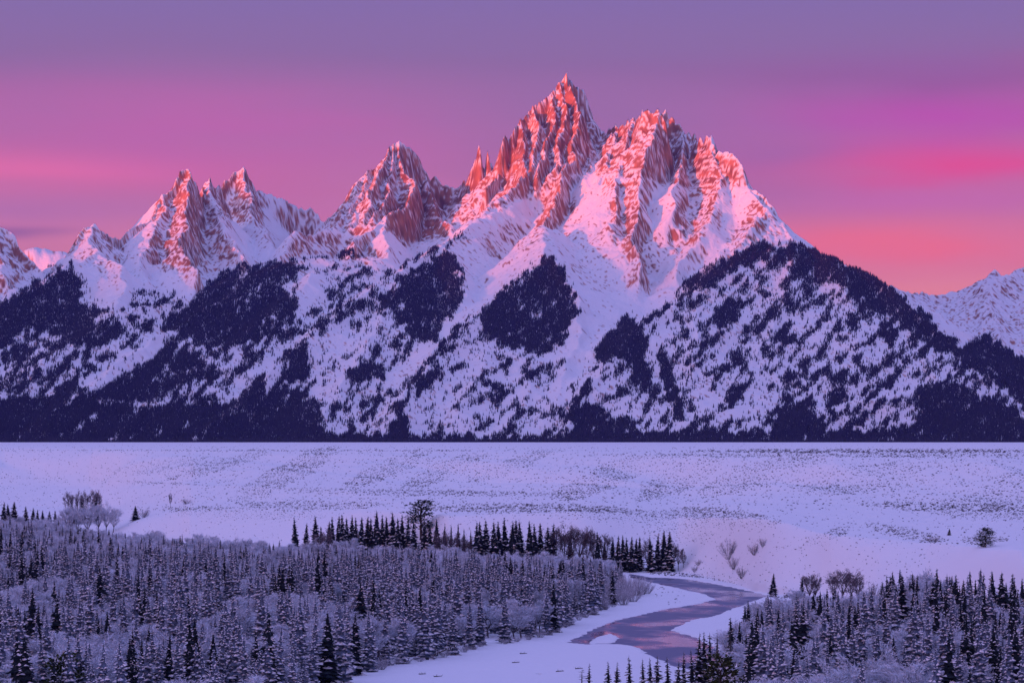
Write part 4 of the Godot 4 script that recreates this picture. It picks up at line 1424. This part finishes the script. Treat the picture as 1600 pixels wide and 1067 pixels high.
func special_trees() -> void:
	# dark spruces along the foot of the bench
	var n := 0
	for t in [[462, 806], [477, 815], [494, 804], [503, 820], [513, 812], [520, 805], [528, 803], [536, 801], [543, 806], [550, 802], [556, 806], [563, 805], [572, 804], [580, 806], [589, 795], [597, 802], [606, 804], [616, 797], [622, 806], [628, 802], [637, 805], [646, 809], [664, 810], [672, 812], [681, 808]]:
		plant_to("spruce", "dark", n, t[0], t[1], line_at([[450, 2110], [540, 2085], [690, 1890]], t[0]) + (n % 3) * 9.0, "dark spruce in the long row across the foot of the bench below the lone pine", "tree", "dark spruces below the lone pine", 1.45)
		n += 1
	for t in [[695, 815], [705, 818], [715, 815], [725, 823], [735, 826]]:
		plant_to("spruce", "dark", n, t[0], t[1], 1898.0 + (n % 3) * 8.0, "slim dark spruce in the low gap between two taller spruce rows", "tree", "slim spruces in the gap", 0.85)
		n += 1
	for t in [[745, 814], [752, 812], [760, 810], [771, 811], [781, 812], [790, 806], [798, 811], [805, 809], [814, 811], [829, 811], [837, 816], [845, 814], [854, 820], [863, 814], [891, 836], [934, 829], [945, 843], [957, 838], [965, 834], [974, 834], [980, 838], [987, 836], [993, 839], [1000, 836], [1018, 836], [1027, 832], [1038, 825], [1045, 827]]:
		plant_to("spruce", "dark", n, t[0], t[1], line_at([[740, 1882], [900, 1872], [1050, 1862]], t[0]) + (n % 3) * 8.0, "dark spruce under the bench where the river comes out of the trees", "tree", "dark spruces by the upper river bend", 1.5)
		n += 1
	n = 0
	for t in [[500, 828], [510, 826], [690, 828], [702, 830], [720, 834], [732, 838], [870, 820], [880, 818], [893, 822], [905, 820], [918, 824], [929, 826], [943, 830], [1012, 842], [1052, 846], [1060, 852], [1068, 862]]:
		plant_to("cottonwood", "twiggy", n, t[0], t[1], line_at([[450, 2110], [690, 1895], [1050, 1868]], t[0]), "bare grey-brown cottonwood among the dark spruces under the bench", "tree", "bare cottonwoods under the bench", 0.9)
		n += 1
	plant_to("pine", "pine", 0, 658, 779, 1992, "lone flat-topped pine standing above the dark spruce row", "tree", "", 1.35)
	# the far left flat
	n = 0
	for t in [[105, 765, 2730], [122, 768, 2740], [133, 766, 2735], [146, 762, 2745], [152, 766, 2730]]:
		plant_to("cottonwood", "twiggy", n, t[0], t[1], t[2], "thin bare brown tree in the small clump out on the white flat", "tree", "thin trees in the clump on the flat", 0.7)
		n += 1
	for t in [[112, 783, 2690], [128, 781, 2690], [143, 779, 2690], [150, 776, 2695]]:
		plant_to("spruce", "dark", n, t[0], t[1], t[2], "small dark spruce in the small clump out on the white flat", "tree", "small spruces in the clump on the flat", 2.0)
		n += 1
	for t in [[108, 790, 2470], [120, 787, 2480], [136, 789, 2470], [152, 786, 2480], [165, 788, 2470], [176, 795, 2465]]:
		plant_to("cottonwood", "cottonwood", n, t[0], t[1], t[2], "round frosted cottonwood in the clump at the end of the low white bank", "tree", "round cottonwoods by the low bank", 1.0)
		n += 1
	for t in [[4, 783], [12, 786], [20, 782], [40, 789], [50, 792], [58, 795], [66, 796], [76, 797], [86, 796]]:
		plant_to("spruce", "dark", n, t[0], t[1], 2600.0 + (n % 3) * 12.0, "dark spruce topping the far end of the wood by the open flat", "tree", "dark spruces at the far end of the wood", 2.0)
		n += 1
	plant_to("spruce", "dark", 2, 211, 789, 2480, "small bushy spruce alone on the open snow beyond the low bank", "tree", "", 2.6)
	plant_to("bush", "bush", 0, 224, 793, 2485, "small pale bush beside the lone bushy spruce", "bush", "", 1.0)
	plant_to("bush", "bush", 0, 323, 768, 2530, "larger rounded bare bush on the slope above the low bank", "bush", "", 0.8)
	plant_to("bush", "bush", 1, 357, 763, 2560, "wide brown bush in the hollow of the sagebrush slope", "bush", "", 1.3)
	plant_to("bush", "bush", 0, 291, 778, 2500, "low dark shrub pair on the snow before the rounded bush", "bush", "", 1.5)
	plant_to("cottonwood", "twiggy", 1, 266, 770, 2510, "thin bare sapling standing alone on the white slope", "tree", "", 0.6)
	# on and under the bank beyond the bend
	plant_to("pine", "broad_pine", 0, 1541, 823, 1465, "broad dark pine standing alone on the lip of the bank", "tree", "", 1.25)
	plant_to("spruce", "dark", 3, 1484, 825, 1600, "short dark bushy juniper on the bench lip", "tree", "", 3.2)
	plant_to("bush", "bush", 1, 1458, 836, 1560, "brown bush with a dark heart below the bench lip", "bush", "", 1.6)
	plant_to("spruce", "dark", 1, 1208, 894, 1575, "lone dark spruce at the waterside under the white bank", "tree", "", 1.9)
	plant_to("spruce", "dark", 4, 1253, 899, 1500, "tall dark spruce beside the bare cottonwoods under the bank", "tree", "", 1.5)
	plant_to("spruce", "dark", 0, 1293, 918, 1380, "dark spruce standing up out of the pale frosted cottonwoods", "tree", "", 1.6)
	n = 0
	for t in [[1266, 893, 1510], [1276, 897, 1515], [1302, 893, 1500], [1318, 886, 1505], [1330, 889, 1500], [1342, 896, 1490]]:
		plant_to("cottonwood", "twiggy", n, t[0], t[1], t[2], "tall bare cottonwood with a fan of brown limbs against the snow bank", "tree", "bare cottonwoods against the snow bank", 1.1)
		n += 1
	for t in [[1140, 838, 1760], [1092, 872, 1835], [1098, 878, 1830], [1086, 882, 1830], [1148, 866, 1735], [1160, 882, 1700], [1340, 888, 1560], [1362, 905, 1500], [1193, 838, 1690], [1180, 845, 1700]]:
		plant_to("bush", "bush", n, t[0], t[1], t[2], "bare brushy bush growing on the white slope over the river", "bush", "bushes on the white slope over the river", 0.8)
		n += 1
	# frosted willows along the water
	for t in [[958, 903, 1500], [970, 894, 1530], [982, 889, 1560], [994, 891, 1580], [1003, 898, 1590], [1012, 908, 1600], [975, 915, 1490], [990, 913, 1520], [940, 915, 1450]]:
		plant_to("willow", "willow", n, t[0], t[1], t[2], "white frosted willow hanging over the bend of the river", "bush", "frosted willows at the bend", 0.75)
		n += 1
	for k in 26:
		var t := k / 25.0
		var py := lerpf(1050.0, 952.0, t)
		var dd := EYE * FOCAL / (py - HORIZON)
		var u := line_at([[900, 470], [1030, 560], [1086, 604], [1124, 684], [1189, 756], [1215, 811], [1266, 865], [1345, 898], [1450, 945], [1494, 968]], dd) - 3.0 + rng.randf_range(-6, 5)
		plant("willow", "willow", k, (u - MID_X) / FOCAL * dd, dd, rng.randf_range(2.0, 4.2), "low frosted willow at the foot of the spruces along the snowy bar", "bush", "low willows along the bar", 0.9)
	# in front: tree tops before the water
	n = 0
	for t in [[920, 1033, 905], [952, 1030, 912], [963, 1032, 918], [985, 1021, 925], [1007, 1026, 920], [1019, 1025, 930], [1027, 1022, 940], [1045, 1023, 935], [1069, 1015, 940], [1091, 985, 985], [1102, 984, 992], [1110, 985, 988], [1119, 992, 980], [1147, 1000, 985], [1159, 988, 1020], [1166, 984, 1035], [1136, 1010, 960], [1083, 1012, 955], [1058, 1030, 930]]:
		plant_to("spruce", "sparse", n, t[0], t[1], t[2], "thin open spruce standing against the river and snow bars", "tree", "thin spruces against the river", 1.6)
		n += 1
	plant_to("dead_tree", "snag", 0, 1124, 981, 950, "bare dead pole with a few stubs leaning before the snow bar", "tree", "", 0.6)
	plant_to("dead_tree", "snag", 1, 1140, 981, 975, "dead spruce with short bare branches all the way up", "tree", "", 1.5)
	plant_to("dead_tree", "snag", 2, 909, 1043, 905, "small twiggy dead tree at the edge of the snowy bar", "tree", "", 1.6)
	plant_to("pine", "green_pine", 0, 95, 1015, 880, "olive green pine without frost among the blue frosted trees", "tree", "", 1.15)
	plant_to("pine", "green_pine", 1, 1127, 1020, 880, "olive green pine without snow in front of the thin spruces", "tree", "", 1.25)

func bar_litter() -> void:
	# a leaning snowy log at the edge of the spruces, and driftwood lying on the ice of the bar
	var d := EYE * FOCAL / (1032.0 - HORIZON)
	var x := (668.0 - MID_X) / FOCAL * d
	var st := begin()
	var arms := begin()
	var g := RandomNumberGenerator.new()
	g.seed = 909
	tube(st, Vector3(0, 0.1, 0), Vector3(11.0, 5.2, 1.0), 0.34, 0.14, Color(0.10, 0.085, 0.08), 6)
	for k in 70:
		var p := Vector3(0, 0.1, 0).lerp(Vector3(11.0, 5.2, 1.0), g.randf_range(0.1, 1.0))
		var dir := Vector3(g.randf_range(-0.2, 0.7), g.randf_range(-0.5, 1.0), g.randfn() * 0.8).normalized() * g.randf_range(0.5, 1.6)
		tube(arms, p, p + dir, 0.07, 0.02, Color(0.10, 0.085, 0.08), 3)
		var w := dir.cross(Vector3.UP).normalized() * 0.16
		tri(arms, p + Vector3(0, 0.1, 0) - w, p + dir + Vector3(0, 0.08, 0), p + Vector3(0, 0.1, 0) + w, SNOW)
	var log_node := Node3D.new()
	log_node.name = "fallen_spruce"
	log_node.position = Vector3(x, ground_at(x, d), -d)
	tag(log_node, "snowy fallen spruce leaning out of the wood over the bar", "tree")
	add_child(log_node)
	for k in 2:
		var part := MeshInstance3D.new()
		part.name = ["trunk", "branches"][k]
		part.mesh = finish([st, arms][k], plant_mat)
		log_node.add_child(part, true)
	var labels := ["small dark driftwood tangle lying beside the snowy bar's ice shelf", "thin driftwood snag frozen into the bar", "low twiggy driftwood heap on the open bar", "short drift log half buried in bar snow", "bent driftwood branch on the bar by the dead tree", "small drift stump on the bar near the river"]
	var n := 0
	for t in [[818, 1026], [806, 1040], [660, 1058], [684, 1062], [905, 1050], [875, 1054]]:
		var dd: float = EYE * FOCAL / (t[1] - HORIZON)
		var xx: float = (t[0] - MID_X) / FOCAL * dd
		var wood := begin()
		g.seed = 950 + n
		tube(wood, Vector3(-1.3, 0.12, 0), Vector3(1.3, 0.3, 0.2), 0.16, 0.09, Color(0.09, 0.075, 0.07), 5)
		for k in 7:
			var p := Vector3(g.randf_range(-1.2, 1.2), 0.2, 0)
			tube(wood, p, p + Vector3(g.randf_range(-0.7, 0.7), g.randf_range(0.2, 0.8), g.randfn() * 0.3), 0.05, 0.015, Color(0.09, 0.075, 0.07), 3)
		var o := MeshInstance3D.new()
		o.name = numbered("driftwood")
		o.mesh = finish(wood, plant_mat)
		o.position = Vector3(xx, ground_at(xx, dd), -dd)
		o.rotation.y = g.randf_range(-0.6, 0.6)
		tag(o, labels[n], "driftwood")
		add_child(o)
		n += 1

# ------------------------------------------------------------------ scene
func stage(what: String) -> void:
	print("%6.2f s  %s" % [Time.get_ticks_msec() / 1000.0, what])

func _ready() -> void:
	rng.seed = 4
	var cam := Camera3D.new()
	cam.name = "camera"
	cam.projection = Camera3D.PROJECTION_FRUSTUM
	cam.near = 1.0
	cam.far = 120000.0
	cam.size = 1067.0 / FOCAL
	cam.frustum_offset = Vector2(0, (HORIZON - 533.5) / FOCAL)
	cam.position = Vector3(0, EYE, 0)
	add_child(cam)
	cam.current = true

	var sun := DirectionalLight3D.new()
	sun.name = "sun"
	sun.light_color = Color(1.0, 0.40, 0.12)
	sun.light_energy = 1.6
	sun.light_angular_distance = 1.5
	sun.shadow_enabled = true
	var a := deg_to_rad(SUN_TURN)
	var e := deg_to_rad(SUN_HIGH)
	to_sun = Vector3(-sin(a) * cos(e), sin(e), cos(a) * cos(e))
	add_child(sun)
	sun.look_at_from_position(to_sun * 1000.0, Vector3.ZERO)

	var env := Environment.new()
	env.background_mode = Environment.BG_SKY
	env.sky = make_sky()
	env.background_energy_multiplier = 0.53
	env.tonemap_mode = Environment.TONE_MAPPER_LINEAR
	env.tonemap_exposure = 2.0
	env.sdfgi_enabled = true
	env.ssao_enabled = true
	env.ssil_enabled = true
	env.fog_enabled = true
	env.fog_density = 0.000009
	env.fog_light_color = Color(0.50, 0.50, 1.0)
	var world := WorldEnvironment.new()
	world.environment = env
	add_child(world)
	stage("sky")
	make_masks()
	stage("masks")
	make_range()
	stage("range")
	make_valley()
	stage("valley")
	make_surroundings()
	stage("surroundings")
	make_kinds()
	stage("kinds")
	forest_on_range()
	stage("mountain forest")
	sagebrush()
	stage("sagebrush")
	woods()
	special_trees()
	stage("woods")
	bar_litter()
